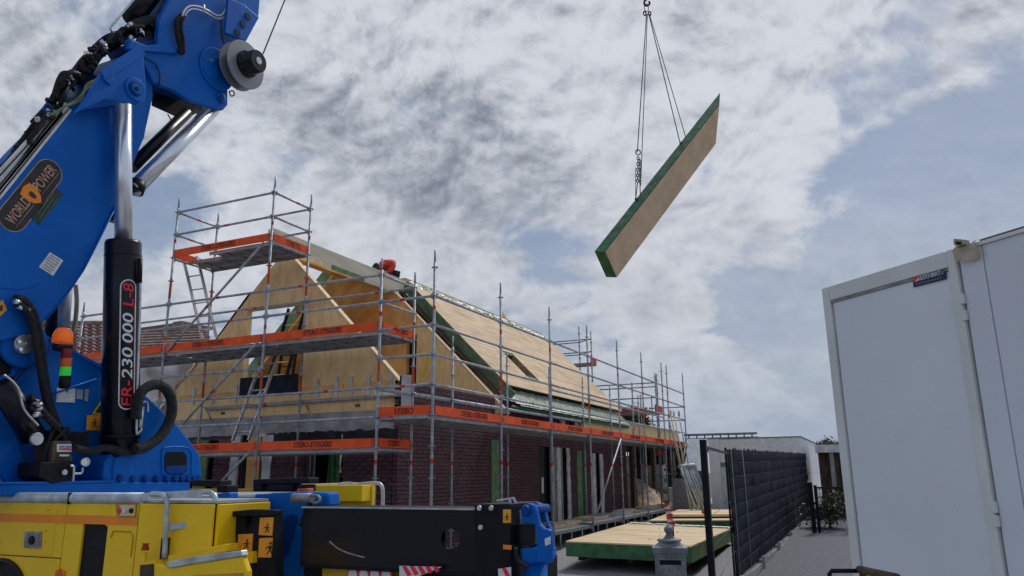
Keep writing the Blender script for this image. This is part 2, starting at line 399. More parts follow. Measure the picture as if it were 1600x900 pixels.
# side wall: openings are real gaps
SIDE = [(840, 864, 684, 802), (888.5, 900, 686, 795), (932, 941, 690, 790)]  # pixel spans of side openings
def ys(px): return at(px, 730, X=XW).y
side_open = [(ys(769), ys(784), 0, 2.62), (ys(844), ys(869), 0, 2.55), (ys(869), ys(889), 0, 2.55), (ys(901), ys(917), 0, 2.5), (ys(925), ys(943), 0, 2.5)]
side_end = 26.5
yy = YG+.1
for (a, b, z0, z1) in side_open:
    if a > yy+.001: wallx(XW-.30, XW-.115, yy, a, -.2, 3.60)
    wallx(XW-.30, XW-.115, a, b, z1, 3.60); yy = b
wallx(XW-.30, XW-.115, yy, side_end-.1, -.2, 3.60); wallx(XW-.30, XW-.012, side_end-.099, side_end-.006, -.2, 3.60)
# front wall
def gp(x, y): return at(x, y, Y=YG)
fo = [(gp(300, 700).x, gp(334, 700).x, 1.0, 2.6), (gp(374, 700).x, gp(407, 700).x, 0, 2.75), (gp(477, 700).x, gp(534, 700).x, 0, 2.62)]
xx = -14.0
for (a, b, z0, z1) in fo:
    core.box((xx, YG+.115, -.2), (a, YG+.3, 3.0)); core.box((a, YG+.115, z1), (b, YG+.3, 3.0))
    if z0 > 0: core.box((a, YG+.115, -.2), (b, YG+.3, z0))
    xx = b
core.box((xx, YG+.115, -.2), (XW-.3, YG+.3, 3.0))
core.box((-14, YG+.3, -.2), (-13.7, side_end, 3.6)); core.box((-14, side_end-.3, -.2), (XW-.3, side_end-.12, 3.6))
core.build('inner_wall', 'mortar', house)
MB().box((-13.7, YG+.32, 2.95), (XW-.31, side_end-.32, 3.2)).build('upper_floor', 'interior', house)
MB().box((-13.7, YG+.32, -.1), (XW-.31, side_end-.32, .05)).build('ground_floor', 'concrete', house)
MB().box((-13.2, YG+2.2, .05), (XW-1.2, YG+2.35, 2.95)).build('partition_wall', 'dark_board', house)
# brick skin
BL, BH, BD, JO = .213, .066, .10, .009
bm_ = {}
for k in ('brick', 'brick_b', 'brick_c'):
    for L_ in (BL, BL/2-.006):
        q = MB().box((0, 0, 0), (BD, L_, BH)); bm_[(k, 0, L_ == BL)] = q.mesh('brick', k)
        q = MB().box((0, 0, 0), (L_, BD, BH)); bm_[(k, 1, L_ == BL)] = q.mesh('brick', k)
def brick_skin(nm, axis, a0, a1, z0, z1, opens, origin, nmax):
    """outer leaf of bricks on the side (axis 0) or gable (axis 1); the first nmax are single objects"""
    skin = MB(); ctl = []
    nrow = int((z1-z0)/(BH+JO))
    for r in range(nrow):
        z = z0+r*(BH+JO); s = a0-(.11 if r % 2 else 0)
        while s < a1-.02:
            L_ = BL; b0, b1 = s, s+BL
            b0 = max(b0, a0); b1 = min(b1, a1)
            for (p, q, zz0, zz1) in opens:
                if zz0-.02 < z+BH*.5 < zz1:
                    if p <= b0 and b1 <= q: b1 = b0
                    elif b0 < p < b1 and q >= b1: b1 = p
                    elif b0 < q < b1 and p <= b0: b0 = q
            if b1-b0 > .03: ctl.append((b0, b1, z))
            s += BL+JO
    base = 'brick'
    # nearest to the camera first
    key = (lambda c: abs(c[0]-a0)*.5+abs(c[2]-2.2)) if axis == 0 else (lambda c: abs(c[0]-a1)+abs(c[2]-1.9)*.6)
    ctl.sort(key=key)
    par = bpy.data.objects.new(nm, MB().box(*((( XW-.114, a0, z0), (XW-.105, a0+.05, z0+.05)) if axis == 0 else ((a0, YG+.105, z0), (a0+.05, YG+.114, z0+.05)))).mesh(nm, 'mortar')); COL.objects.link(par); par.parent = house
    rest = MB(); n = 0
    for (b0, b1, z) in ctl:
        k = random.choices((0, 1, 2), (5, 3, 3))[0]; jut = random.uniform(0, .005)
        full = abs(b1-b0-BL) < .004
        if full and n < nmax and (1.7 < z < 3.7 or axis == 1):
            mk = ('brick', 'brick_b', 'brick_c')[k]
            link(bm_[(mk, axis, True)], 'brick', par, ((XW-BD+jut, b0, z) if axis == 0 else (b0, YG-jut, z))); n += 1
        elif axis == 0: rest.box((XW-BD+jut, b0, z), (XW+jut, b1, z+BH), k)
        else: rest.box((b0, YG-jut, z), (b1, YG+BD-jut, z+BH), k)
    rest.build('brickwork', ['brick', 'brick_b', 'brick_c'], par)['kind'] = 'stuff'
fx0, fx1 = -14.0, XW-BD-JO
brick_skin('side_brick_wall', 0, YG, side_end, .3, 3.66, [(a, b, z0-.1, z1) for (a, b, z0, z1) in side_open], None, 230)
jag = []
brick_skin('front_brick_wall', 1, fx0, fx1, .0, 2.62, [(a-.02, b+.02, z0, z1) for (a, b, z0, z1) in fo], None, 70)
# plaster and jagged black bands above the gable brickwork
def jagged(x0, x1, zt, zb, amp, y0, y1, nm, mt, top=False):
    n = 40; pts = [Vector((x0+(x1-x0)*i/n, y0, zb+random.uniform(-amp, amp))) for i in range(n+1)]
    if top: pts = [Vector((x1-(x1-x0)*i/n, y0, zt+random.uniform(-amp, amp))) for i in range(n+1)]; pl = pts+[Vector((x0, y0, zb)), Vector((x1, y0, zb))]
    else: pl = pts+[Vector((x1, y0, zt)), Vector((x0, y0, zt))]
    MB().prism(pl, (0, y1-y0, 0)).build(nm, mt, house)
jagged(-14, XW-.02, 3.16, 2.66, .03, YG+.004, YG+.11, 'plaster_band', 'plaster_grey')
jagged(gp(425, 660).x, XW-.02, 2.69, 2.5, .022, YG-.012, YG+.0, 'torn_membrane', 'dark_board', top=True)
def strip(pxs, nm, mt, y0=-.02, th=.05, zt=2.66, zb=0):
    n = 14; l, r = [gp(x, 700).x for x in pxs]
    a = [Vector((l+random.uniform(-.02, .02), YG+y0, zb+(zt-zb)*i/n)) for i in range(n+1)]
    b = [Vector((r+random.uniform(-.035, .035), YG+y0, zb+(zt-zb)*i/n)) for i in range(n+1)]
    MB().prism(a+b[::-1], (0, th, 0)).build(nm, mt, house)
strip((362, 375), 'plaster_strip', 'plaster'); strip((411, 426), 'plaster_strip', 'plaster')
MB().box((gp(386, 700).x, YG+.02, 0), (gp(406, 700).x, YG+.06, 2.7)).build('door_board', 'ply_orange', house)
MB().box((gp(376, 700).x, YG+.10, 0), (gp(386, 700).x, YG+.14, 2.7)).build('door_board', 'dark_board', house)
MB().box((gp(405, 655).x, YG-.03, 2.62), (gp(418, 655).x, YG+.02, 2.70)).build('lintel_end', 'board_edge', house)
for (x, t) in ((480, .025), (487, .02)): MB().box((gp(x, 700).x, YG+.09, 0), (gp(x, 700).x+t, YG+.12, 2.6)).build('window_frame', 'steel_dull', house)
# green cloth in the gable opening
mb = MB(); l, r = gp(515, 730).x, gp(531, 730).x
mb.grid(lambda u, v: (l+(r-l)*u+.05*math.sin(v*9)*(1-v)+.08*(1-v)*(u-.5), YG-.02-.05*math.sin(u*14+v*3), 2.35*v+.1), 16, 20)
mb.build('green_sheet', 'green_foil', house)
mb = MB(); l2 = gp(533, 690).x
mb.grid(lambda u, v: (l2-.06*math.sin(v*5)*(1-v)+.06*u, YG-.01-.02*math.sin(u*9+v*4), 1.9+.72*v), 6, 12); mb.build('clear_sheet', 'foil_white', house)
MB().box((gp(312, 640).x, YG-.01, .9), (gp(330, 640).x, YG+.05, 2.6)).build('green_strip', 'green_pale', house)
# side wall openings: green boards, black frames, white plaster reveals
def sd(p0, p1, nm, mt, x0=-.05, th=.06, zt=2.55, zb=.3, rag=0):
    a, b = ys(p0), ys(p1); n = 16
    l = [Vector((XW+x0, a+random.uniform(-rag, rag), zb+(zt-zb)*i/n)) for i in range(n+1)]
    r_ = [Vector((XW+x0, b+random.uniform(-rag, rag)*1.5, zb+(zt-zb)*i/n)) for i in range(n+1)]
    MB().prism(l+r_[::-1], (th, 0, 0)).build(nm, mt, house)
sd(768, 780, 'green_board', 'green_pale', -.03, .04, 2.62); sd(780, 785, 'dark_reveal', 'black', -.1, .04, 2.6)
sd(844, 848, 'window_frame', 'black', -.06, .07); sd(848, 858, 'window_pane', 'glass', -.10, .02); sd(858, 863, 'window_frame', 'black', -.06, .07)
MB().box((XW-.02, ys(845), 1.35), (XW+.02, ys(848), 1.75)).build('hinge_plate', 'sticker', house)
sd(864, 868, 'window_frame', 'steel_dull', -.03, .04)
sd(869.5, 875, 'plaster_strip', 'plaster', -.01, .03, rag=.018); sd(875, 879, 'wood_reveal', 'grey_wood', -.05, .05); sd(885.5, 890, 'plaster_strip', 'plaster', -.01, .03, rag=.028)
sd(879, 885, 'dark_reveal', 'black', -.12, .05)
sd(901, 908, 'green_board', 'green_pale', -.02, .04, 2.5); sd(908, 914, 'green_board', 'green_dark', -.06, .04, 2.5); sd(914, 916, 'window_frame', 'steel_dull', -.02, .03)
sd(925, 930, 'plaster_strip', 'plaster', -.01, .03, 2.45, rag=.018); sd(930, 937, 'dark_reveal', 'black', -.1, .03, 2.45); sd(937, 942, 'plaster_strip', 'plaster', -.01, .03, 2.45, rag=.028)
# ---- timber gable: two leaves and a lintel round the opening
def gpoly(nm, pts, y0, th, mt): return MB().prism([Vector((x, y0, z)) for x, z in pts], (0, th, 0)).build(nm, mt, house)
zE, zA = 3.05, 6.56
KR = -4.44       # right slope: x + z = KR
KL = zA-(-11.0)  # left slope: z - x = KL
wx0, wx1, wz0, wz1 = -11.93, -10.38, 3.5, 5.32
g1 = [(-14.0, zE), (wx0, zE), (wx0, 5.72), (5.72-KL, 5.72), (3.56-KL, 3.56), (-14.0, 3.5)]
gpoly('gable_panel', g1, YG, .14, 'osb')
gpoly('gable_panel', [(wx1+.002, zE), (XW-.02, zE), (XW-.02, 3.50), (KR-3.58, 3.58), (KR-5.5, 5.5), (wx1+.002, 5.5)], YG, .14, 'osb')
gpoly('gable_panel', [(wx0+.004, wz1), (wx1, wz1), (wx1, 5.503), (KR-5.503, 5.503), (-11.0, zA), (5.722-KL, 5.722), (wx0+.004, 5.722)], YG, .14, 'osb')
gpoly('gable_panel', [(wx0+.004, zE), (wx1, zE), (wx1, wz0), (wx0+.004, wz0)], YG, .14, 'osb')
mb = MB(); mb.bar((KR-3.56+.01, YG+.06, 3.56), (-10.99, YG+.06, zA+.01), .15, .03, side=(0, 1, 0)); mb.build('edge_batten', 'board_edge', house)
MB().box((-13.7, YG-.022, 3.47), (-9.30, YG-.001, 3.58)).build('sole_plate', 'ply_orange', house)
MB().box((-9.27, YG-.022, 3.49), (-8.25, YG-.001, 3.60)).build('sole_plate', 'ply_orange', house)
for x in [-13.9+.58*i for i in range(3)]+[-12.1, -9.95, -9.48, -9.13, -8.72, -8.47, -8.20]:
    MB().box((x, YG-.028, 3.36), (x+.06, YG-.0225, 3.72)).build('fixing_strap', 'galv', house)
MB().box((wx0-.02, YG-.055, 3.48), (wx1-.02, YG-.03, 3.86)).build('black_membrane', 'tarp', house, .01)
for (x, z) in ((345, 646), (555, 634)):
    p = gp(x, z); MB().box((p.x, YG-.004, p.z-.03), (p.x+.12, YG-.001, p.z+.03)).build('paint_mark', 'green_foil', house)
# rolled membrane hanging from the left slope
def mem(u, v):
    x = -15.3+2.35*u; z = 3.15+1.35*v
    x = max(x, -99); lim = (z-KL)-.05
    return (min(x, lim+.0), YG-.12-.09*math.sin(u*15+v*4)-.05*math.sin(v*11+u*3), z)
MB().grid(mem, 26, 18).build('plastic_sheet', 'membrane', house)
# ---- ridge beam
MB().box((-11.09, 11.6, 6.455), (-10.9, 16.62, 6.90)).build('ridge_beam', 'glulam', house, .006)
MB().box((-10.899, 12.4, 6.456), (-10.892, 13.15, 6.56)).build('beam_pad', 'osb', house)
MB().box((-10.899, 13.5, 6.47), (-10.888, 14.75, 6.575)).build('green_tape', 'green_pale', house)
MB().box((-11.10, 12.2, 6.41), (-10.88, 14.4, 6.452)).build('beam_batten', 'ply_orange', house)
# ---- cross wall
gpoly('cross_wall', [(-13.9, 3.2), (-10.50, 3.2), (-10.50, 6.7), (-10.72, 6.7-.0), (-11.0, 6.54), (3.3-KL, 3.3)], 16.1, .14, 'ply_orange') if False else None
gpoly('cross_wall', [(3.22-KL, 3.22), (-10.50, 3.22), (-10.50, KR+10.50), (-11.0, zA)], 16.1, .14, 'ply_orange')
gpoly('cross_wall', [(-10.20, 3.22), (KR-3.22, 3.22), (-10.20, KR+10.20)], 16.1, .14, 'osb')
gpoly('cross_wall', [(-10.499, 5.30), (-10.201, 5.30), (-10.201, KR+10.201), (-10.499, KR+10.499)], 16.1, .14, 'ply_orange')
mb = MB(); mb.bar((KR-3.3+.01, 16.17, 3.3), (-11.0, 16.17, zA+.01), .16, .03, side=(0, 1, 0)); mb.build('edge_batten', 'board_edge', house)
# inner partition seen behind the right gable leaf
# ---- right roof slope
n45 = Vector((1, 0, 1)).normalized(); dn = Vector((1, 0, -1)).normalized(); RY = Vector((0, 1, 0))
def rpt(s, y, off): return Vector((-11.0, y, zA))+dn*s+n45*off     # s metres down from the ridge
RY0, RY1 = 16.55, 25.9; OFF = .36
LEN = 4.12; s_top = -.22
sky_s0, sky_s1, sky_y0, sky_y1 = 2.38, 3.33, 18.74, 19.50
mb = MB()
def slab(s0, s1, y0, y1, o0, o1, mi=0): mb.obox(rpt(s0, y0, o0), dn*(s1-s0), RY*(y1-y0), n45*(o1-o0), mi)
slab(s_top+.22, sky_s0, RY0, RY1, .09, OFF-.022); slab(sky_s1, LEN-.30, RY0+.25, RY1, .09, OFF-.10)
slab(sky_s0, sky_s1, RY0, sky_y0, .09, OFF-.022); slab(sky_s0, sky_s1, sky_y1, RY1, .09, OFF-.022)
slab(sky_s1, LEN-.32, RY0, RY0+.25, .09, OFF-.022); slab(sky_s1+.0005, LEN-.35, RY0+.251, RY1, OFF-.1005, OFF-.022)
mb.build('roof_core', 'green_dark', house)
mb = MB(); mb.obox(rpt(-.05, RY0-.03, .10), dn*(LEN+.30), RY*.028, n45*(OFF-.10)); mb.build('green_end_board', 'green_mid', house)
mb = MB(); mb.obox(rpt(.02, RY0-.26, .055), dn*(LEN+.1), RY*.25, n45*.03); mb.build('dark_lining', 'brown_wood', house)
joints = [RY0, 18.38, 20.6, 22.8, RY1]
bw = .196
nb = int((LEN+.1)/bw)
for e in range(4):
    for i in range(nb):
        s0 = -.06+i*bw; s1 = s0+bw-.008; y0, y1 = joints[e]+.008, joints[e+1]-.008
        spans = [(y0, y1)]
        if s1 > sky_s0 and s0 < sky_s1 and y0 < sky_y1 and y1 > sky_y0: spans = [(y0, sky_y0), (sky_y1, y1)]
        for (a, b) in spans:
            if b-a > .05:
                j = random.uniform(0, .005)
                q = MB().obox(rpt(s0, a, OFF-.02), dn*(s1-s0), RY*(b-a), n45*(.018+j)); q.build('roof_board', random.choice(('roof_wood', 'roof_wood', 'roof_wood_b', 'roof_wood_c')), house)
# skylight lining
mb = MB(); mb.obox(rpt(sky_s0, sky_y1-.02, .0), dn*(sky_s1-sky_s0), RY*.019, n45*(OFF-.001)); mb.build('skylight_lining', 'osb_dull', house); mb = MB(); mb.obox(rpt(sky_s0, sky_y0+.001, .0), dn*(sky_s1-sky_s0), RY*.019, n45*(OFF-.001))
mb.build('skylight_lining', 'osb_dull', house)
# eave strip: white insulation foil with green battens and a green gutter board
mb = MB(); mb.grid(lambda u, v: rpt(LEN-.14+.64*v, 16.7+9.1*u, .20+.025*mnoise.noise(Vector((u*30, v*4, 2)))), 90, 6); mb.build('eave_foil', 'foil_white', house)
for i in range(44):
    y = 16.75+i*.207
    mb = MB(); mb.obox(rpt(LEN-.06, y, .228), dn*.42+RY*.16, RY*.05, n45*.010); mb.build('eave_batten', 'green_dark' if i % 3 else 'green_foil', house)
mb = MB(); mb.obox(rpt(LEN+.46, 16.3, .06), RY*9.5, dn*.05, n45*.09); mb.build('eave_board', 'green_foil', house)
mb = MB(); mb.grid(lambda u, v: rpt(LEN+.40+.06*v, 16.5+9.2*u, .20+.035*abs(mnoise.noise(Vector((u*44, v*2, 5))))+.02*v), 120, 2); mb.build('eave_flap', 'foil_white', house)
# foil fringe and fixings along the ridge
random.seed(5)
for i in range(64):
    y = 16.7+i*.142; L_ = random.uniform(.10, .30); w_ = random.uniform(.11, .19); z = random.uniform(0, .02)
    if 17.6 < y < 17.8: continue
    a0 = rpt(-.10, y, OFF+.004+z*.5); q = MB()
    q.grid(lambda u, v: a0+dn*(L_*v)+RY*(w_*(u-.5)+.03*math.sin(v*5))+n45*(.014*math.sin(v*6+u*4+y)+.006), 3, 4)
    q.build('foil_flap', random.choice(('foil_white', 'foil_white', 'foil_white', 'green_pale')), house)
MB().box((-11.12, 16.62, 6.80), (-10.93, RY1, 6.99)).build('ridge_board', 'roof_wood', house)
MB().obox((-11.0, 22.9, 6.98), (.05, .0, .0), (0, .14, .02), (-.08, -.20, .22)).build('loose_board_end', 'ply_orange', house)
# ---- left roof slope: underside is bare board
nl = Vector((-1, 0, 1)).normalized(); dl = Vector((-1, 0, -1)).normalized()
mb = MB(); mb.obox(Vector((-11.09, 13.86, zA-.09))+nl*.0, dl*4.1, RY*12, nl*.06); mb.build('left_roof_lining', 'ply_orange', house)
mb = MB(); mb.obox(Vector((-11.09, 13.85, zA-.09))+nl*.061, dl*4.35, RY*.03, nl*.26); mb.build('green_end_board', 'green_pale', house)
mb = MB(); mb.obox(Vector((-11.10, 13.885, zA-.09))+nl*.062, dl*4.35, RY*12, nl*.26); mb.build('left_roof_core', 'green_dark', house)
# grey pipe box on the corner of the wall
a = at(619, 592, Y=YG-.2); b = at(627, 600, Y=YG-.1); c_ = at(643, 600, Y=YG-.1)
MB().box((a.x, YG-.08, 2.95), (b.x-.003, YG+.0, 3.66)).build('corner_membrane', 'tarp', house)
MB().box((b.x, YG-.10, 2.98), (c_.x, YG-.005, 3.655)).build('corner_block', 'plaster', house, .01)
MB().box((XW-.35, YG-.30, 3.28), (XW+.01, YG-.07, 3.40)).build('crumpled_foil', 'foil_white', house, .02)
# ---- flat extension with board parapet beyond the wall
MB().box((-7.9, 21.6, 3.02), (-7.78, 33.8, 3.52)).build('parapet_board', 'osb', house)
MB().box((-10.6, 26.62, 2.86), (-7.91, 33.8, 3.02)).build('flat_roof', 'dark_board', house)
MB().box((-7.92, 21.5, 3.52), (-7.74, 33.9, 3.56)).build('parapet_cap', 'board_edge', house)
for y in (27.5, 30.5, 33.4): MB().box((-8.2, y, gz(0, y)), (-8.06, y+.14, 2.86)).build('post', 'brown_wood', house)
mb = MB(); mb.bar((-7.76, 26.9, 3.5), (-7.76, 26.6, 3.05), .03, .07); mb.build('rust_bracket', 'rust_paint', house)
MB().box((-7.99, 21.0, 3.05), (-7.95, 23.4, 3.5)).build('blue_membrane', 'plaster', house)
for y in (20.2, 21.0, 21.8): MB().box((-7.998, y, 3.0), (-7.93, y+.25, 3.5)).build('membrane_flap', 'white_paint' if y != 21.0 else 'black', house)
# ------------------------------------------------------------------ scaffold
X0, Y0, ZD, BAY = -6.496, 10.778, 2.797, 2.565
XI = X0-1.09; YI = Y0+1.09
FX = [X0, XI, XI-2.62, XI-5.26, XI-7.89]     # standards of the gable scaffold
scaf = thing('scaffold', 'galvanised tube scaffold with orange toe boards wrapped round the house', 'scaffold')
bands = ((2.02, 2.10, 1), (4.55, 4.63, 1))
def standard(x, y, z0, z1, par, off=0.0, cups=True, rust=()):
    q = MB(); q.tube([(x, y, z0), (x, y, z1-.22)], .0245, 8, 0); q.tube([(x, y, z1-.22), (x, y, z1)], .019, 8, 0)
    k = math.ceil((z0+.1-ZD)/.5)
    while ZD+.5*k < z1-.1:
        z = ZD+.5*k+off; q.lathe((x, y, z-.006), [(.025, 0), (.06, 0), (.06, .011), (.025, .011)], 8, 0, sm=False); k += 1
    for (a, b, c) in bands+tuple(rust):
        if a > z0 and b < z1-.2: q.tube([(x, y, a), (x, y, b)], .0256, 8, c, caps=False)
    q.box((x-.07, y-.07, z0-.01), (x+.07, y+.07, z0+.0))
    return q.build('standard', ['steel', 'red_band', 'rust_paint'], par)
def ledger(a, b, par, r=.024, nm='ledger', mt='steel'):
    a = Vector(a); b = Vector(b); t = (b-a).normalized(); q = MB(); q.tube([a, b], r, 8)
    if nm == 'ledger':
        for p, s in ((a, 1), (b, -1)):   # wedge heads
            c = p+t*s*.045; q.obox(c-Vector((.022, .022, .035)), (.044, 0, 0), (0, .044, 0), (0, 0, .07))
            q.obox(c+t*s*-.012+Vector((-.008, -.008, -.06)), (.016, 0, 0), (0, .016, 0), (0, 0, .12))
    if random.random() < .5:
        m_ = a.lerp(b, random.uniform(.3, .7)); q.tube([m_, m_+t*.10], r*1.05, 8, 1, caps=False)
    return q.build(nm, [mt, 'red_band'], par)
rz = ((3.40, 3.78, 2),)
g0 = -.0
standard(X0, Y0, gz(0, 10.8), 5.6, scaf)
standard(XI, Y0, gz(0, 10.8), 5.6, scaf, rust=rz)
standard(XI, YI, gz(0, 11.8), 5.6, scaf, rust=rz)
for x, top in ((FX[2], 7.62), (FX[3], 7.62)):
    standard(x, Y0, 0, top, scaf, rust=rz+((6.62, 6.70, 1), (5.42, 5.85, 2)))
    standard(x, YI, 0.05, top, scaf, rust=rz+((6.62, 6.70, 1), (5.42, 5.85, 2)))
standard(FX[4], Y0, 0, 5.62, scaf, rust=rz); standard(FX[4], YI, 0, 5.3, scaf, rust=rz)
SY = [Y0+BAY*i for i in range(7)]+[Y0+BAY*6.28, Y0+BAY*7.28]
for i, y in enumerate(SY):
    if i: standard(X0, y, gz(0, y), 5.6, scaf, rust=((3.35, 3.75, 2),) if i % 2 else ())
    if 0 < i < 8: standard(XI, y, gz(0, y), 4.6, scaf)
def L(xa, ya, za, xb, yb, zb, **k): return ledger((xa, ya, za), (xb, yb, zb), scaf, **k)
def Z(k): return ZD+.5*k
# front rails
for a, b in ((0, 1), (1, 2), (2, 3), (3, 4)):
    for k in ((0, 1, 2, 3, 4) if a == 0 else (0, 1, 4, 5)): L(FX[a], Y0, Z(k), FX[b], Y0, Z(k))
    if a in (2,): L(FX[a], Y0, Z(2), FX[b], Y0, Z(2))
    if a: 
        L(FX[a], YI, Z(5), FX[b], YI, Z(5))
for k in (4, 5): L(XI, Y0, Z(k), XI, YI, Z(k))
for k in (-1, 3):
    for x in FX[1:4]: L(x, Y0, Z(k)-.03, x, YI, Z(k)-.03)
# tower rails
for k in (8, 9):
    L(FX[2], Y0, Z(k), FX[3], Y0, Z(k)); L(FX[2], YI, Z(k), FX[3], YI, Z(k))
    L(FX[2], Y0, Z(k), FX[2], YI, Z(k)); L(FX[3], Y0, Z(k), FX[3], YI, Z(k))
for x in FX[2:4]: L(x, Y0, Z(7)-.03, x, YI, Z(7)-.03)
# side rails
for i in range(8):
    for k in (1, 2, 3, 4):
        if (k == 3 and i == 0) or True: L(X0, SY[i], Z(k), X0, SY[i+1], Z(k))
    if i < 8: L(X0, SY[i], Z(0)-.03, XI, SY[i], Z(0)-.03)
    if i in (2, 3, 4, 5): L(X0+.0, SY[i], Z(2)-.11, X0, SY[i+1], Z(2)-.11)
L(X0, SY[8], Z(0)-.03, XI, SY[8], Z(0)-.03)
for k in (2, 3): L(X0, SY[8], Z(k), XI-.3, SY[8], Z(k))
# inner brackets with a narrow deck beam
L(FX[1], YI+.12, 3.30, FX[3], YI+.12, 3.25, r=.035, nm='bracket_beam')
L(XI-.05, YI-1.0, 3.29, XI-.05, SY[4], 3.31, r=.038, nm='bracket_beam')
for x in (FX[2]+.1, FX[3]+.1, FX[2]-1.2): L(x, YI, 3.28, x+.25, YI, 2.95, r=.016, nm='bracket_strut')
# deck planks and toe boards
def deck(a, b, z, along, w0, w1, n=3, nm='deck_plank'):
    """planks from a to b along axis 0 or 1, spread between w0 and w1"""
    wd = (w1-w0)/n
    for i in range(n):
        q = MB(); p0, p1 = w0+wd*i+.006, w0+wd*(i+1)-.006
        def bx(u0, v0, z0, u1, v1, z1): q.box((u0, v0, z0), (u1, v1, z1)) if along == 0 else q.box((v0, u0, z0), (v1, u1, z1))
        bx(a+.03, p0, z-.004, b-.03, p1, z+.004)
        bx(a+.031, p0+.001, z-.066, b-.031, p0+.013, z-.005); bx(a+.031, p1-.013, z-.066, b-.031, p1-.001, z-.005)
        m_ = a+.3
        while m_ < b-.1: bx(m_, p0+.014, z-.05, m_+.04, p1-.014, z-.006); m_ += .52
        q.build(nm, 'deck_steel', scaf)
def toe(a, b, z, text='STEBO-STEIGERS', t0=.35, t1=.78, h=.152, mirror=False, th=.028):
    a = Vector(a); b = Vector(b); t = (b-a).normalized(); nrm = t.cross(Vector((0, 0, 1)))   # outward side
    q = MB(); q.obox(a+Vector((0, 0, z+.006)), (b-a), -nrm*th, (0, 0, h))
    for s in (0, 1):
        c = a if s == 0 else b-t*.05
        q.obox(c+nrm*.001+Vector((0, 0, z+.008)), t*.045, nrm*.003, (0, 0, h-.006), 1)
    o = q.build('toe_board', ['orange', 'rust_paint'], scaf)
    if text:
        Lm = (b-a).length; o0 = a+t*Lm*t0+nrm*.002+Vector((0, 0, z+.036)); u = t*Lm*(t1-t0)
        if mirror: o0 = o0+u; u = -u
        lettering(text, o0, u, (0, 0, .095), 'letter_dark', o, shear=.2)
# gable decks: low, middle, tower
for (a, b) in ((1, 2), (2, 3), (3, 4)):
    deck(FX[b], FX[a], Z(3), 0, Y0+.03, YI-.03); toe((FX[b]+.03, Y0-.028, 0), (FX[a]-.03, Y0-.028, 0), Z(3), t0=.30 if a > 1 else .36, t1=.62 if a > 1 else .70)
    if a < 3: deck(FX[b], FX[a], Z(-1), 0, Y0+.03, YI-.03); toe((FX[b]+.03, Y0-.028, 0), (FX[a]-.03, Y0-.028, 0), Z(-1), t0=.33, t1=.66)
toe((XI+.028, Y0+.04, 0), (XI+.028, YI-.04, 0), Z(3), 'STEBO', .42, .8); toe((XI+.028, Y0+.04, 0), (XI+.028, YI-.04, 0), Z(-1), 'STEBO', .25, .62)
deck(FX[3], FX[2]-.0, Z(7), 0, Y0+.36, YI-.03, 2); deck(FX[3]+.95, FX[2], Z(7), 0, Y0+.03, Y0+.355, 1)
toe((FX[3]+.03, Y0-.028, 0), (FX[2]-.03, Y0-.028, 0), Z(7), t0=.30, t1=.66); toe((FX[2]+.028, Y0+.04, 0), (FX[2]+.028, YI-.04, 0), Z(7), 'STEBO', .35, .75, mirror=True)
toe((FX[3]-.02, YI-.04, 0), (FX[3]-.02, Y0+.04, 0), Z(7), None); toe((FX[2], YI+.028, 0), (FX[3], YI+.028, 0), Z(7), None) if False else None
# corner and side deck
toe((XI+.05, Y0-.028, 0), (X0-.03, Y0-.028, 0), Z(0), 'STEBO', .30, .68, h=.16)
deck(Y0+.0, SY[1], Z(0), 1, XI+.03, X0-.03)
for i in range(1, 8): deck(SY[i], SY[i+1], Z(0), 1, XI+.03, X0-.03)
for i in range(8):
    if i == 6: continue
    toe((X0+.028, SY[i]+.03, 0), (X0+.028, SY[i+1 if i != 5 else 7]-.03 if i != 5 else SY[7]-.03, 0), Z(0), t0=.36 if i % 2 == 0 else .34, t1=.76 if i % 2 == 0 else .70)
# low deck of stacked planks along the side wall
for i in range(1, 7):
    z = .42+.13*min(1, i/3)
    deck(SY[i], SY[i+1], z+.10, 1, XI+.08, X0-.02, 3)
    for k in range(3):
        yy_ = SY[i]+.2+k*.8; xx_ = XI+.12+random.uniform(0, .35); MB().box((xx_, yy_, z+.106), (xx_+random.uniform(.3, .5), yy_+random.uniform(.9, 1.6), z+.112+.03*(k+1))).build('loose_plank', random.choice(('alu_rail', 'steel', 'grey_wood', 'panel_wood')), scaf)
    for k in range(3): MB().tube([(X0-.05, SY[i]+.5+k*.7, gz(0, SY[i])), (X0-.05, SY[i]+.5+k*.7, z+.03)], .02, 6).build('jack_post', 'steel_dull', scaf)
    L(X0, SY[i], z, XI, SY[i], z)
# braces
def br(p0, p1, y): L(*at(*p0, Y=y), *at(*p1, Y=y), nm='diagonal_brace', r=.0245)
br((412, 379), (262, 548), Y0-.055); br((402, 535), (286, 662), Y0-.055); br((390, 706), (348, 750), Y0-.055)
a, b = at(970, 686, X=X0+.06), at(934, 799, X=X0+.06); L(*a, *b, nm='diagonal_brace')
# base jack at the side
for i in range(5): pass
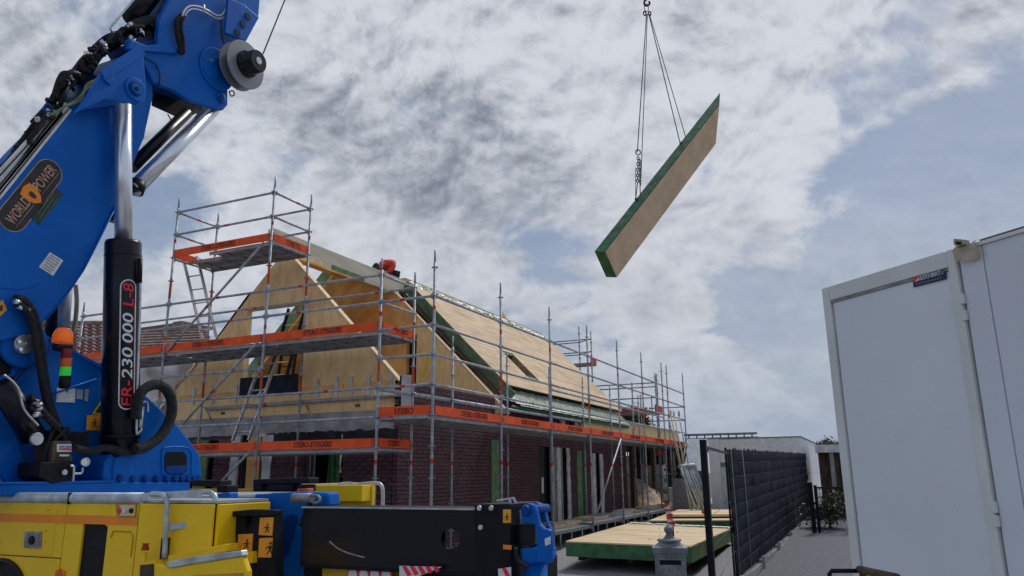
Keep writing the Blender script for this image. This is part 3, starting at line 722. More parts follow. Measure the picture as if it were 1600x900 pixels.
# ------------------------------------------------------------------ ladders
def ladder(nm, label, p0, p1, w, sidev, mt, rung=.28, rmt=None, rr=.03):
    t = thing(nm, label, 'ladder')
    p0 = Vector(p0); p1 = Vector(p1); sv = Vector(sidev).normalized()*w
    for s in (-.5, .5):
        MB().bar(p0+sv*s, p1+sv*s, rr, rr*2.0, side=sv).build('stile', mt, t)
    n = int((p1-p0).length/rung); 
    for i in range(n):
        c = p0.lerp(p1, (i+.6)/n); MB().tube([c-sv*.5, c+sv*.5], .016, 8).build('rung', rmt or mt, t)
    return t
ladder('ladder', 'silver aluminium ladder hanging below the top tower platform of the scaffold', at(327, 528, Y=Y0+.75), at(297, 402, Y=Y0+.40), .40, (1, 0, 0), 'alu')
ladder('ladder', 'silver aluminium ladder leaning from the low scaffold deck up behind the black membrane', at(376, 688, Y=Y0+.35), at(421, 560, Y=Y0+.85), .40, (1, 0, 0), 'alu')
ladder('extension_ladder', 'dark stiled extension ladder standing inside the gable window opening', at(420, 640, Y=12.6), at(464, 482, Y=13.4), .42, (1, .2, 0), 'black_rough', rmt='board_edge', rr=.04)
o = ladder('extension_ladder', 'narrow dark ladder section behind the longer ladder in the gable window opening', at(441, 620, Y=13.0), at(452, 548, Y=13.5), .36, (1, .2, 0), 'black_rough', rmt='brown_wood', rr=.035)
# ------------------------------------------------------------------ rear scaffold beyond the roof
rear = thing('scaffold', 'distant scaffold with two small red edged platforms behind the far roof end', 'scaffold')
YR = 27.8
def rs(x, z1, y=YR): 
    q = MB(); q.tube([(x, y, .4), (x, y, z1)], .026, 6)
    k = -3
    while ZD+.5*k < z1-.1: q.lathe((x, y, ZD+.5*k), [(.025, 0), (.06, 0), (.06, .012), (.025, .012)], 6, sm=False); k += 1
    q.build('standard', ['steel_dull'], rear)
rx = [-9.6, -9.95, -12.6]
rs(-9.61, 7.25, YR); rs(-10.3, 7.6, YR+1.09*.5); rs(-12.5, 7.4)
def rl(x0_, z0, x1_, z1, y=YR, y1=None): q = MB(); q.tube([(x0_, y, z0), (x1_, y1 or y, z1)], .024, 6); q.build('ledger', 'steel_dull', rear)
for z in (6.45, 6.95): rl(-9.61, z, -12.6, z); rl(-10.3, z, -12.6, z, YR+.545); rl(-9.61, z, -10.3, z, YR, YR+.545)
MB().box((-12.6, YR, 5.95), (-9.66, YR+.6, 6.03)).build('deck_plank', 'deck_steel', rear)
MB().box((-9.66, YR-.02, 5.97), (-9.62, YR+.6, 6.25)).build('toe_board', 'rust_paint', rear)
rs(-8.05, 5.15); rs(-7.15, 5.45); rs(-7.35, 5.55, YR+1.0); rs(-7.85, 4.75, YR+2.0); rs(-8.3, 4.9, YR+2)
for z in (4.95, 5.10): rl(-7.15, z, -10.5, z, YR, YR)
rl(-7.15, 4.55, -9.2, 4.55); rl(-7.15, 4.55, -7.35, 4.55, YR, YR+1)
MB().box((-9.0, YR, 3.98), (-7.2, YR+1.0, 4.06)).build('deck_plank', 'deck_steel', rear)
MB().box((-9.0, YR-.03, 4.06), (-7.5, YR-.005, 4.2)).build('toe_board', 'rust_paint', rear); MB().box((-7.22, YR-.02, 4.02), (-7.18, YR+1.0, 4.28)).build('toe_board', 'rust_paint', rear)
rs(-9.3, 5.0)
for (x, z1, y) in ((-13.0-2.9, 5.55, 17.5),): 
    q = MB(); q.tube([(x, y, 4.0), (x, y, z1)], .03, 6); q.lathe((x, y, 5.2), [(.03, 0), (.08, 0), (.08, .02), (.03, .02)], 6); q.build('standard', 'steel_dull', rear)
# ------------------------------------------------------------------ crane truck
ct = thing('crane_truck', 'blue knuckle boom crane on a yellow truck at the left', 'crane truck')
CX = -6.85
def cpx(pts, X=CX, lift=0): return [at(x, y, X=X)+Vector((lift, 0, 0)) for x, y in pts]
def cplate(nm, pts, X, th, mt, bevel=.012): return MB().prism(cpx(pts, X), (-th, 0, 0)).build(nm, mt, ct, bevel)
def disc(nm, px, X, rpx, th, mt, parent=ct, n=28, r2=None, bevel=0):
    c = at(*px, X=X); r = (at(px[0]+rpx, px[1], X=X)-c).length*.80
    o = MB().lathe(c, [(r, 0), (r, th), (r2 if r2 else r*.93, th+.006)], n, axis=(1, 0, 0)).build(nm, mt, parent); return o
def smooth_path(pts, n=6):
    out = []; P_ = [Vector(p) for p in pts]
    for i in range(len(P_)-1):
        p0 = P_[max(i-1, 0)]; p1 = P_[i]; p2 = P_[i+1]; p3 = P_[min(i+2, len(P_)-1)]
        for k in range(n):
            t = k/n; out.append(.5*((2*p1)+(p2-p0)*t+(2*p0-5*p1+4*p2-p3)*t*t+(3*p1-p0-3*p2+p3)*t**3))
    return out+[P_[-1]]
def hose(nm, pts, X, r, mt='hose_cover', parent=ct, n=8):
    if not isinstance(X, (list, tuple)): X = [X]*len(pts)
    return MB().tube(smooth_path([at(*p, X=x) for p, x in zip(pts, X)]), r, n).build(nm, mt, parent)
# main boom
boom_pts = [(-90, 400), (-5, 300), (50, 230), (110, 168), (160, 118), (200, 84), (236, 100), (240, 150), (226, 215), (186, 312), (144, 398), (122, 438), (107, 458), (71, 502), (50, 520), (-90, 560)]
boom = cplate('main_boom', boom_pts, CX, .46, 'blue', .02)
MB().tube([p+Vector((.004, 0, 0)) for p in cpx([(183, 318), (144, 395), (130, 422), (107, 456), (71, 500)])], .009, 6).build('edge_weld', 'blue', boom)
MB().tube(smooth_path(cpx([(0, 449), (25, 451), (45, 449), (65, 441)], CX, .001)), .006, 6).build('edge_weld', 'blue', boom)
for k, (x0_, y0_, x1_, y1_) in enumerate(((-34, 309, 84, 180), (-17, 309, 94, 174), (-2, 306, 107, 169))):
    a, b = at(x0_-26, y0_+30, X=CX+.012), at(x1_, y1_, X=CX+.012)
    MB().bar(a, b, .066, .02, side=(b-a).cross(Vector((1, 0, 0)))).build('guide_rail', 'alu_rail', ct)
    MB().tube([a+Vector((.02, 0, 0)), b+Vector((.02, 0, 0))], .006, 6).build('guide_wire', 'black', ct)
# king post and its lower plates
cplate('king_post', [(-90, 440), (0, 466), (38, 500), (62, 521), (165, 577), (172, 640), (172, 772), (-90, 772)], -6.98, .60, 'blue', .015)
cplate('king_post_rib', [(-40, 500), (30, 492), (62, 530), (70, 560), (45, 590), (20, 610), (18, 700), (60, 772), (-40, 772)], -6.96, .03, 'blue', .01)
MB().bar(at(62, 521, X=-6.97), at(165, 577, X=-6.97), .014, .03).build('post_flange', 'blue', ct)
disc('pivot_collar', (33, 538), -6.96, 46, .05, 'blue', r2=.18)
pin = disc('pivot_pin', (33, 538), -6.91, 19, .05, 'alu')
for q in ((28, 534), (41, 537), (30, 546)): disc('pin_bolt', q, -6.85, 4, .02, 'chrome', pin, 8)
cplate('dark_recess', [(-60, 548), (6, 552), (22, 565), (16, 585), (-60, 592)], -6.955, .01, 'black')
MB().tube([at(70, 620, X=-6.965), at(150, 592, X=-6.965)], .01, 6).build('edge_weld', 'blue', ct)
MB().tube(smooth_path(cpx([(20, 600), (32, 580), (60, 556)], -6.95)), .02, 6).build('edge_weld', 'blue_dark', ct)
# ballast shaped lower casting
cplate('turret_base', [(178, 772), (160, 748), (163, 722), (176, 706), (192, 702), (206, 709), (212, 690), (214, 632), (228, 617), (258, 644), (276, 662), (292, 682), (313, 711), (316, 749), (297, 752), (297, 772)], -6.62, .40, 'blue', .02)
tb = cplate('turret_window', [(262, 706), (287, 706), (292, 712), (292, 735), (286, 741), (264, 741), (258, 735), (258, 712)], -6.612, .012, 'black', .002)
cplate('window_lip', [(261, 729), (291, 727), (291, 734), (286, 740), (264, 740), (259, 735)], -6.610, .01, 'blue_dark', .002)
MB().tube(smooth_path(cpx([(254, 744), (253, 705), (262, 699), (290, 699), (299, 708), (299, 740)], -6.617)), .009, 6).build('window_rim', 'blue', ct)
cplate('turret_boss', [(178, 768), (176, 735), (180, 715), (192, 707), (204, 714), (209, 735), (208, 768)], -6.60, .06, 'blue', .02)
MB().prism(cpx([(-90, 755), (297, 753), (297, 774), (-90, 776)], -6.58), (-.5, 0, 0)).build('turret_ring', 'blue', ct, .01)
MB().tube([at(-60, 757, X=-6.575), at(176, 752, X=-6.575)], .012, 6).build('ring_edge', 'blue', ct)
for x in (186, 207, 227, 245, 261, 274, 284, 293, 302, 309):
    c = at(x, 747.5, X=-6.60); MB().lathe(c, [(.036, -.03), (.036, .014), (.027, .03)], 6, axis=(1, 0, 0), sm=False).build('ring_bolt', 'blue_dark', ct)
# big vertical cylinder
XC = -6.70
ca, cb = at(187, 712, X=XC), at(192.5, 377, X=XC); ax_ = (cb-ca).normalized(); R_ = .172
cyl = MB().lathe(ca, [(R_*.9, 0), (R_, .04), (R_, (cb-ca).length-.03), (R_*.95, (cb-ca).length)], 40, axis=ax_).build('cylinder_barrel', 'black_gloss', ct)
MB().lathe(ca+ax_*.16, [(R_+.012, 0), (R_+.012, .05)], 40, axis=ax_).build('cylinder_collar', 'black', cyl)
MB().lathe(cb-ax_*.16, [(R_+.003, 0), (R_+.003, .006)], 40, axis=ax_).build('cylinder_groove', 'black_rough', cyl)
MB().lathe(cb, [(.083, -.1), (.083, (at(197, 158, X=XC)-cb).length)], 28, axis=(at(197.5, 158, X=XC)-at(197.5, 377, X=XC)).normalized()).build('cylinder_rod', 'chrome', ct)
to = Vector((0, 0, EYE))-ca; to = (to-ax_*to.dot(ax_)).normalized(); tv = ax_.cross(to)       # tv: towards image right
if tv.dot(RT) < 0: tv = -tv
A0 = .33
def cm(s, h, off=.002):
    a = A0+s/R_; return ca+ax_*h+(to*math.cos(a)+tv*math.sin(a))*(R_+off)
def cyl_text(body, h0, h1, s0, s1, mt):
    cu = bpy.data.curves.new('t', 'FONT'); cu.body = body; cu.resolution_u = 4; cu.offset = .012; cu.shear = .15
    tmp = bpy.data.objects.new('t', cu); COL.objects.link(tmp)
    me = bpy.data.meshes.new_from_object(tmp.evaluated_get(bpy.context.evaluated_depsgraph_get())); bpy.data.objects.remove(tmp)
    xs = [v.co.x for v in me.vertices]; ys_ = [v.co.y for v in me.vertices]; x0, x1, y0, y1 = min(xs), max(xs), min(ys_), max(ys_)
    bmt = bmesh.new(); bmt.from_mesh(me); bmesh.ops.triangulate(bmt, faces=bmt.faces); bmesh.ops.subdivide_edges(bmt, edges=[e for e in bmt.edges if e.calc_length() > .12], cuts=4, use_grid_fill=True); bmt.to_mesh(me); bmt.free()
    for v in me.vertices:
        h = h0+(h1-h0)*(v.co.x-x0)/(x1-x0); s = s0+(s1-s0)*(v.co.y-y0)/(y1-y0); v.co = cm(s, h, .006)
    me.materials.clear(); me.materials.append(M[mt]); o = bpy.data.objects.new('lettering', me); COL.objects.link(o); o.parent = cyl; return o
def hpx(y): return (at(190, y, X=XC)-ca).dot(ax_)
# white outline round the lettering
hb, ht = hpx(641), hpx(440); hw = .078
def ring_pt(u, k):
    r = hw if k == 0 else hw-.012; per = []
    L_ = (ht-hb)-2*hw; tot = 2*L_+2*math.pi*hw; q = u*tot
    if q < L_: return cm(r, hb+hw+q)
    q -= L_
    if q < math.pi*hw: a = q/hw; return cm(r*math.cos(a), ht-hw+r*math.sin(a))
    q -= math.pi*hw
    if q < L_: return cm(-r, ht-hw-q)
    q -= L_; a = q/hw; return cm(-r*math.cos(a), hb+hw-r*math.sin(a))
mb = MB(); mb.grid(lambda u, v: ring_pt(u % 1.0, v), 120, 1); mb.build('lettering_outline', 'sticker', cyl)
mb = MB(); mb.grid(lambda u, v: cm(hw-.020+.004*v, hb+hw+(ht-hb-2*hw)*u*.85), 20, 1); mb.build('red_line', 'red_letter', cyl)
cyl_text('ER-', hpx(636), hpx(596), .045, -.052, 'red_letter')
cyl_text('230', hpx(594), hpx(545), .045, -.052, 'white_paint')
cyl_text('000', hpx(538), hpx(492), .045, -.052, 'white_paint')
cyl_text('L-8', hpx(482), hpx(446), .045, -.052, 'red_letter')
# pipe beside the barrel
hose('hydraulic_pipe', [(219, 404), (219, 470), (216, 560), (213, 668), (217, 675), (221, 668), (222, 635)], -6.50, .012, 'alu')
MB().tube([at(219, 404, X=-6.5), at(218, 442, X=-6.5)], .024, 8).build('pipe_valve', 'black', ct)
MB().tube([at(219, 668, X=-6.5), at(222, 636, X=-6.5)], .022, 8).build('pipe_fitting', 'alu', ct)
hose('hydraulic_pipe', [(222, 629), (230, 629), (231, 644)], -6.55, .011, 'alu')
hose('hydraulic_hose', [(212, 655), (216, 622), (228, 606), (247, 601), (263, 613), (269, 636), (263, 662), (248, 684), (228, 698), (210, 702)], -6.45, .052)
hose('hydraulic_hose', [(214, 650), (220, 618), (236, 603), (255, 606), (266, 625), (268, 650), (255, 676), (236, 694), (212, 704)], -6.50, .040)
# head bracket with pivot boss
for X, nm in ((-6.48, 'boom_head_plate'), (-7.32, 'boom_head_plate')):
    o = cplate(nm, [(223, 75), (226, 98), (229, 142), (227, 156), (217, 162), (190, 159), (163, 156), (120, 176), (140, 148), (157, 118), (200, 90)], X, .07, 'blue', .015)
    if X > -7:
        disc('boss_ring', (211, 140), X, 19, .012, 'blue', o); disc('boss_ring', (211, 139), X+.015, 12, .012, 'blue_dark', o); disc('boss_ring', (212, 139), X+.025, 9, .02, 'blue', o); disc('pin_end', (213, 139), X+.045, 3.5, .012, 'black', o)
cplate('head_web', [(222, 76), (228, 150), (226, 215), (200, 262), (188, 250), (186, 165), (125, 172), (160, 118)], -6.80, .50, 'blue', .01)
MB().bar(at(160, 118, X=-6.47), at(222, 77, X=-6.47), .02, .10, side=(1, 0, 0)).build('head_flange', 'blue', ct)
cplate('head_lug', [(160, 122), (175, 112), (180, 128), (173, 134)], -6.46, .02, 'blue')
# knuckle boom: two side plates with an open underside
kn = [(200, 60), (209, 62), (228, 70), (246, 69), (249, 30), (268, -6), (300, -60), (420, -60), (406, 0), (404, 27), (384, 63), (366, 88), (352, 112), (356, 135), (356, 164), (349, 172), (338, 170), (300, 158), (270, 140), (240, 129), (230, 108), (214, 82), (198, 75)]
knob = cplate('knuckle_boom', kn, -6.80, .07, 'blue', .012)
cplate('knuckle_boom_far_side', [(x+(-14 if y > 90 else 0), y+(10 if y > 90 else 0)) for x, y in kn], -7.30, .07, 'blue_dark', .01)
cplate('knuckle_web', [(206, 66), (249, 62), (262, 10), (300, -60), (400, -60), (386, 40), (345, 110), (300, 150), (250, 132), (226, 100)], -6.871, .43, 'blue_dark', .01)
cplate('stiffener', [(205, 62), (228, 71), (252, 68), (280, 76), (278, 84), (226, 80), (199, 76)], -6.76, .05, 'blue', .012)
disc('pivot_boss', (327, 108), -6.80, 14, .03, 'blue', knob)
disc('pivot_boss', (345, 153), -6.80, 8, .02, 'blue', knob, r2=.03); disc('pivot_boss', (345, 153), -6.78, 4, .012, 'blue_dark', knob)
disc('winch_mount', (338, 108), -6.80, 30, .015, 'blue', knob)
sp = cplate('stay_plate', [(357, -4), (381, 7), (405, 27), (385, 64), (352, 51)], -6.66, .04, 'blue', .006)
for q in ((371, 51), (379, 38), (387, 26)): disc('hole', q, -6.658, 5, .002, 'black', sp)
cplate('upper_boom', [(300, -58), (360, -200), (470, -200), (420, -58)], -6.82, .40, 'blue', .01)
hose('steel_pipe', [(284, 26), (290, 14), (300, 9), (318, 13), (338, 24), (348, 22), (356, 8), (364, -6)], -6.72, .013, 'alu', knob)
hose('steel_pipe', [(287, 30), (292, 19), (301, 14), (318, 18), (339, 29), (351, 25), (360, 11), (368, -4)], -6.72, .010, 'alu', knob)
MB().tube([at(318, 7, X=-6.72), at(319, 19, X=-6.72)], .016, 8).build('pipe_clamp', 'alu', knob)
hose('rubber_hose', [(284, 24), (276, 35), (279, 60), (284, 82), (279, 78)], -6.74, .032, 'hose_cover', knob); hose('rubber_hose', [(288, 26), (283, 40), (286, 62), (287, 82)], -6.72, .022, 'hose_cover', knob)
hose('cable', [(345, 28), (347, 55), (352, 72)], -6.78, .008, 'black', knob); hose('cable', [(226, 90), (243, 100), (250, 120), (247, 140)], -6.78, .007, 'black', knob)
# second cylinder
a, b = at(333, 170, X=-6.95), at(208, 297, X=-6.95); MB().tube([a, b], .086, 24).build('knuckle_rod', 'chrome', ct)
a, b = at(292, 176, X=-7.12), at(205, 262, X=-7.12); MB().tube([a, b], .07, 20).build('knuckle_barrel', 'black_gloss', ct)
cplate('underside_shade', [(240, 130), (322, 168), (292, 186), (276, 182), (238, 165)], -7.10, .02, 'black')  # black sheet paints in the shade of the boom's hollow underside
hose('cable', [(262, 178), (270, 193)], -6.98, .007, 'black')
MB().tube([at(216, 285, X=-6.95), at(210, 300, X=-6.95)], .092, 20).build('cylinder_barrel', 'black', ct)
a, b = at(205, 282, X=-7.1), at(172, 345, X=-7.2); MB().tube([a, b], .06, 18).build('cylinder_barrel', 'black_gloss', ct)
# winch
wc = at(383, 107, X=-6.55); wax = Vector((1, 0, 0))
wb = at(371, 105, X=-6.69)
wn = MB().lathe(wb, [(.30, 0), (.30, .012), (.17, .013), (.17, .125), (.305, .126), (.305, .14), (.17, .145)], 48, axis=wax, sm=False).build('winch', 'winch_grey', ct)
MB().lathe(wb+Vector((-.14, 0, 0)), [(.2, 0), (.2, .14)], 30, axis=wax).build('winch_arm', 'blue', wn)
MB().lathe(wb+Vector((.02, 0, 0)), [(.20+.006*(i % 2), i*.0065) for i in range(16)], 36, axis=wax).build('rope_coil', 'rope', wn)
MB().lathe(wb+Vector((.146, 0, 0)), [(.165, 0), (.165, .04), (.14, .05), (.14, .19), (.128, .205)], 36, axis=wax).build('winch_motor', 'black_gloss', wn)
MB().lathe(wb+Vector((.351, 0, 0)), [(.045, 0), (.045, .004)], 24, axis=wax).build('motor_label', 'sticker', wn)
for a in range(6):
    c = wb+Vector((.186, .15*math.cos(a*1.05), .15*math.sin(a*1.05))); MB().lathe(c, [(.012, 0), (.012, .015)], 6, axis=wax, sm=False).build('motor_bolt', 'black', wn)
MB().tube([at(411, 84, X=-6.62), at(445, 0, X=-6.62), at(520, -190, X=-6.62)], .009, 6).build('wire_rope', 'rope', ct)
MB().tube(smooth_path([at(*p, X=-6.6) for p in ((358, 143), (361, 150), (366, 148), (364, 142), (358, 143))]), .008, 6).build('ring_eye', 'black', ct)
# tangled hoses over the boom elbow
random.seed(11)
path = [(2, 262), (30, 236), (62, 190), (90, 150), (106, 124), (128, 112), (148, 84), (176, 62), (204, 46), (232, 38), (250, 44)]
for i in range(26):
    jx = random.uniform(-10, 10); jy = random.uniform(-9, 9); s = random.randint(0, 5); e = random.randint(7, 11)
    pts = [(x+jx+random.uniform(-6, 6), y+jy+random.uniform(-5, 5)) for x, y in path[s:e]]
    if len(pts) > 2: hose('hydraulic_hose', pts, [-7.05+random.uniform(-.22, .25) for _ in pts], random.uniform(.012, .028), random.choice(('hose_cover', 'hose_cover', 'hose_cover', 'black')), ct, 6)
for i in range(48):
    k = random.uniform(1.5, 9); j = int(k); x = path[j][0]+(path[j+1][0]-path[j][0])*(k-j); y = path[j][1]+(path[j+1][1]-path[j][1])*(k-j)
    p = at(x+random.uniform(-10, 8), y+random.uniform(-6, 12), X=-6.82); dv = Vector((random.uniform(-.3, .3), random.uniform(-1, 1), random.uniform(-1, 1))).normalized()
    MB().tube([p-dv*.04, p, p+dv*.001, p+dv*.04], [.014, .014, .024, .024], 6, sm=False).build('hose_fitting', random.choice(('alu', 'black', 'hose_cover')), ct)
for j in range(3): hose('signal_cable', [(78+j*3, 180), (98, 168), (118+j*4, 156), (135, 140-j*4), (158, 122)], -6.78, .008, 'leaf_pale')
hose('hose_cover_sleeve', [(0, 270), (22, 240), (48, 206), (66, 182), (74, 165)], -6.95, .026)
hose('hose_cover_sleeve', [(88, 152), (98, 122), (108, 118), (126, 120), (140, 100)], -6.9, .05)
hose('hose_cover_sleeve', [(200, 48), (216, 38), (236, 32), (247, 40), (246, 60)], -6.92, .06)
MB().tube(smooth_path([at(*p, X=-6.8) for p in ((84, 172), (72, 176), (70, 166), (76, 163), (80, 170))]), .012, 6).build('lifting_eye', 'blue_dark', ct)
a, b = at(206, 30, X=-7.05), at(262, -42, X=-7.05); MB().tube([a, b], .11, 20).build('upper_cylinder', 'black_gloss', ct)
hose('steel_pipe', [(178, 52), (172, 44), (180, 34), (212, -4)], -6.95, .012, 'alu'); MB().tube([at(190, 62, X=-7.0), at(222, 20, X=-7.0)], .04, 12).build('upper_rod', 'black', ct)
for i in range(8): 
    p = at(150-i*17, 104+i*19+random.uniform(-4, 4), X=-6.9); MB().tube([p, p+Vector((0, -.06, .06))], .018, 6).build('hose_clip', 'black', ct)
# rear cylinder seen under the boom and hose down the column
MB().tube([at(104, 430, X=-7.2), at(98, 528, X=-7.2)], .06, 16).build('rear_rod', 'steel', ct)
MB().tube([at(90, 470, X=-7.3), at(84, 530, X=-7.3)], .09, 16).build('rear_barrel', 'black', ct)
hose('hanging_rope', [(118, 445), (120, 470), (118, 500), (114, 520)], -7.25, .022, 'grey_wood')
hose('hydraulic_hose', [(24, 468), (36, 470), (48, 486), (57, 512), (62, 545), (68, 590), (76, 630), (90, 672)], -6.80, .045); hose('hydraulic_hose', [(28, 474), (46, 492), (54, 520), (60, 560), (72, 620), (86, 668)], -6.76, .03)
for q in ((22, 470), (28, 478), (36, 482)): MB().tube([at(*q, X=-6.76), at(q[0]+9, q[1]+4, X=-6.76)], .026, 8).build('hose_fitting', 'chrome', ct)
a, b = at(2, 598, X=-6.70), at(52, 684, X=-6.70)
MB().tube([a, b], .105, 24).build('slew_cylinder', 'black_gloss', ct); disc('pivot_pin', (55, 686), -6.58, 12, .03, 'alu')
hose('steel_pipe', [(6, 585), (28, 606), (38, 640), (60, 665)], -6.56, .009, 'alu')
hose('hydraulic_hose', [(45, 620), (58, 632), (72, 650), (90, 668)], -6.62, .035)
for k in range(9): p = at(44+random.uniform(-2, 14), 622+k*4, X=-6.58); MB().tube([p, p+Vector((0, .05, random.uniform(-.03, .03)))], .018, 6).build('hose_fitting', random.choice(('alu', 'steel_dull', 'black')), ct)
# valve block / pump with label and gauge
MB().box(tuple(at(76, 672, X=-6.75)), tuple(at(116, 700, X=-6.95))).build('valve_block', 'black_rough', ct, .01)
vb = MB().prism(cpx([(84, 689), (112, 689), (114, 722), (80, 722)], -6.60), (-.25, 0, 0)).build('pump', 'brown_wood', ct, .01)
px_plate({'X': -6.595}, [(89, 694), (112, 694), (112, 706), (89, 706)], (-.003, 0, 0), 'white_paint', 'maker_plate', vb)
px_plate({'X': -6.592}, [(92, 700.5), (111, 700.5), (111, 703), (92, 703)], (-.002, 0, 0), 'red_letter', 'plate_line', vb)
px_text('LINCOLN', {'X': -6.592}, (92, 699.5), (111, 699.5), (92, 696), 'blue', vb, (.001, 0, 0))
px_plate({'X': -6.595}, [(93, 710), (108, 710), (108, 713), (93, 713)], (-.003, 0, 0), 'sticker', 'maker_plate', vb)
MB().prism(cpx([(63, 722), (116, 720), (116, 750), (82, 756), (60, 745)], -6.55), (-.3, 0, 0)).build('pump_base', 'black', ct, .012)
disc('pump_plug', (99, 738), -6.548, 5, .02, 'alu'); disc('gauge', (131, 722), -6.55, 8, .03, 'alu'); disc('gauge_face', (131, 722), -6.513, 6, .003, 'white_paint')
hose('steel_pipe', [(110, 728), (115, 729), (115, 740), (114, 752)], -6.52, .010, 'alu'); hose('steel_pipe', [(115, 740), (127, 739), (129, 731)], -6.52, .010, 'alu')
for k in range(10):
    hose('hydraulic_hose', [(95+random.uniform(-12, 12), 668), (86+random.uniform(-14, 20), 690+random.uniform(-8, 8)), (70+random.uniform(-8, 12), 716), (64+random.uniform(-5, 16), 742)], -6.72+random.uniform(-.1, .08), .018, 'hose_cover', ct, 6)
hose('hydraulic_hose', [(116, 700), (140, 705), (165, 700), (200, 706), (225, 703)], -6.55, .035)
MB().prism(cpx([(-60, 702), (-4, 704), (22, 724), (36, 750), (30, 772), (-60, 772)], -6.945), (-.02, 0, 0)).build('worn_panel', 'galv', ct)
cplate('arm_rib', [(-40, 560), (0, 600), (22, 680), (48, 745), (60, 772), (20, 772), (-10, 720), (-40, 700)], -6.90, .05, 'blue', .01)
# lamps
bc = at(97, 540, X=-6.80)
be = MB().lathe(at(97, 548, X=-6.8), [(.075, 0), (.085, .03), (.085, .05)], 20).build('beacon_base', 'rubber', ct)
MB().lathe(at(97, 535.5, X=-6.8), [(.088, 0), (.086, .07), (.07, .115), (.05, .135)], 20).build('beacon_lamp', 'beacon', be)
for y, mt in ((560, 'lamp_red'), (574, 'lamp_orange'), (588, 'lamp_green')): MB().lathe(at(103-(y-560)*.06, y, X=-6.72), [(.046, 0), (.048, .004), (.048, .082), (.046, .088)], 16).build('signal_lamp', mt, ct)
MB().lathe(at(100, 607, X=-6.72), [(.04, 0), (.05, .03), (.05, .115)], 16).build('signal_base', 'black', ct)
# stickers on the crane
def stick(pts, mt, X=-6.975, nm='sticker'): return px_plate({'X': X}, pts, (-.003, 0, 0), mt, nm, ct)
s = stick([(89, 606), (118, 607), (117, 629), (88, 628)], 'sticker'); px_plate({'X': -6.973}, [(102, 608), (107, 608), (104.5, 614)], (-.002, 0, 0), 'blue_dark', 'crest', s)
stick([(120, 608), (130, 609), (129, 624), (119, 623)], 'galv'); stick([(133, 608), (139, 608), (137, 627), (132, 626)], 'galv')
s = stick([(158, 626), (160, 648), (144, 647)], 'level_yellow'); px_plate({'X': -6.973}, [(157, 632), (158, 645), (149, 644)], (-.002, 0, 0), 'decal_black', 'warning_mark', s)
s = stick([(136, 649), (159, 648), (160, 673), (135, 672)], 'sticker_orange')
def figure(parent, pl, x, y, h, lift=(.002, 0, 0)):
    """little black walking figure printed on a warning sign"""
    k = h/10.0
    for pts in ([(0, -9), (1.6, -10.5), (2.6, -9), (1.4, -7.6)], [(0, -7), (2.2, -7), (1.6, -3.2), (0, -3.2)], [(0, -3.3), (1.0, -3.3), (-1.2, 0), (-2.2, 0)], [(.8, -3.3), (1.7, -3.3), (3, 0), (2, 0)], [(0, -6.8), (.6, -6), (-2.6, -4.4), (-2.8, -5.2)], [(2, -6.8), (4, -5), (3.6, -4.3), (1.6, -6)]):
        px_plate(pl, [(x+a*k, y+b*k) for a, b in pts], (0, .002, 0) if 'Y' in pl else (-.002, 0, 0), 'decal_black', 'pictogram', parent, lift)
figure(s, {'X': -6.972}, 147, 667, 13)
s = stick([(-12, 486), (4, 468), (11, 484), (0, 494)], 'sticker_orange', CX+.004); px_plate({'X': CX+.007}, [(0, 478), (4, 476), (4, 486), (0, 486)], (-.002, 0, 0), 'decal_black', 'pictogram', s)
s = stick([(78, 394), (99, 407), (83, 431), (61, 417)], 'sticker', CX+.004)
for k in range(6): a, b = (78-2.6*k+1, 398+3.6*k), (94-2.6*k, 408+3.6*k); MB().tube([at(*a, X=CX+.006), at(*b, X=CX+.006)], .0025, 4).build('print_line', 'mail_grey', s)
# oval plate WORLD POWER
c0, c1 = at(20, 340, X=CX), at(76, 270, X=CX); ux = (c1-c0).normalized(); uy = Vector((1, 0, 0)).cross(ux)
if uy.z < 0: uy = -uy
Lp = (c1-c0).length; rp_ = .132
def oval(r, o): 
    pts = []
    for k in range(17): a = math.pi/2+math.pi*k/16; pts.append(c0+ux*(r*math.cos(a))+uy*(r*math.sin(a))+Vector((o, 0, 0)))
    for k in range(17): a = -math.pi/2+math.pi*k/16; pts.append(c1+ux*(r*math.cos(a))+uy*(r*math.sin(a))+Vector((o, 0, 0)))
    return pts
MB().prism(oval(rp_, .004), (-.003, 0, 0)).build('badge_rim', 'copper', boom)
bd = MB().prism(oval(rp_-.008, .006), (-.003, 0, 0)).build('badge', 'decal_black', boom)
mid = (c0+c1)/2
lettering('WORLD', c0+ux*(-.06)+uy*-.045+Vector((.007, 0, 0)), ux*.29, uy*.10, 'copper', bd); lettering('POWER', mid+ux*.08+uy*-.045+Vector((.007, 0, 0)), ux*.29, uy*.10, 'copper', bd)
MB().tube([c0+ux*-.06+uy*-.07+Vector((.007, 0, 0)), c0+ux*.23+uy*-.07+Vector((.007, 0, 0))], .003, 4).build('badge_line', 'copper', bd)
MB().tube([mid+ux*.08+uy*-.07+Vector((.007, 0, 0)), mid+ux*.37+uy*-.07+Vector((.007, 0, 0))], .003, 4).build('badge_line', 'copper', bd)
sh_ = [(-.075, .08), (0, .10), (.075, .08), (.08, 0), (.05, -.07), (0, -.11), (-.05, -.07), (-.08, 0)]
MB().prism([mid+ux*a+uy*b+Vector((.010, 0, 0)) for a, b in sh_], (-.003, 0, 0)).build('shield', 'stripe', bd)
MB().prism([mid+ux*a*.3+uy*(b*.4-.01)+Vector((.012, 0, 0)) for a, b in sh_], (-.003, 0, 0)).build('shield_mark', 'decal_black', bd)
gp2 = px_plate({'X': CX+.004}, [(47, 340), (84, 290), (99, 304), (62, 352)], (-.003, 0, 0), 'decal_green', 'notice_plate', boom)
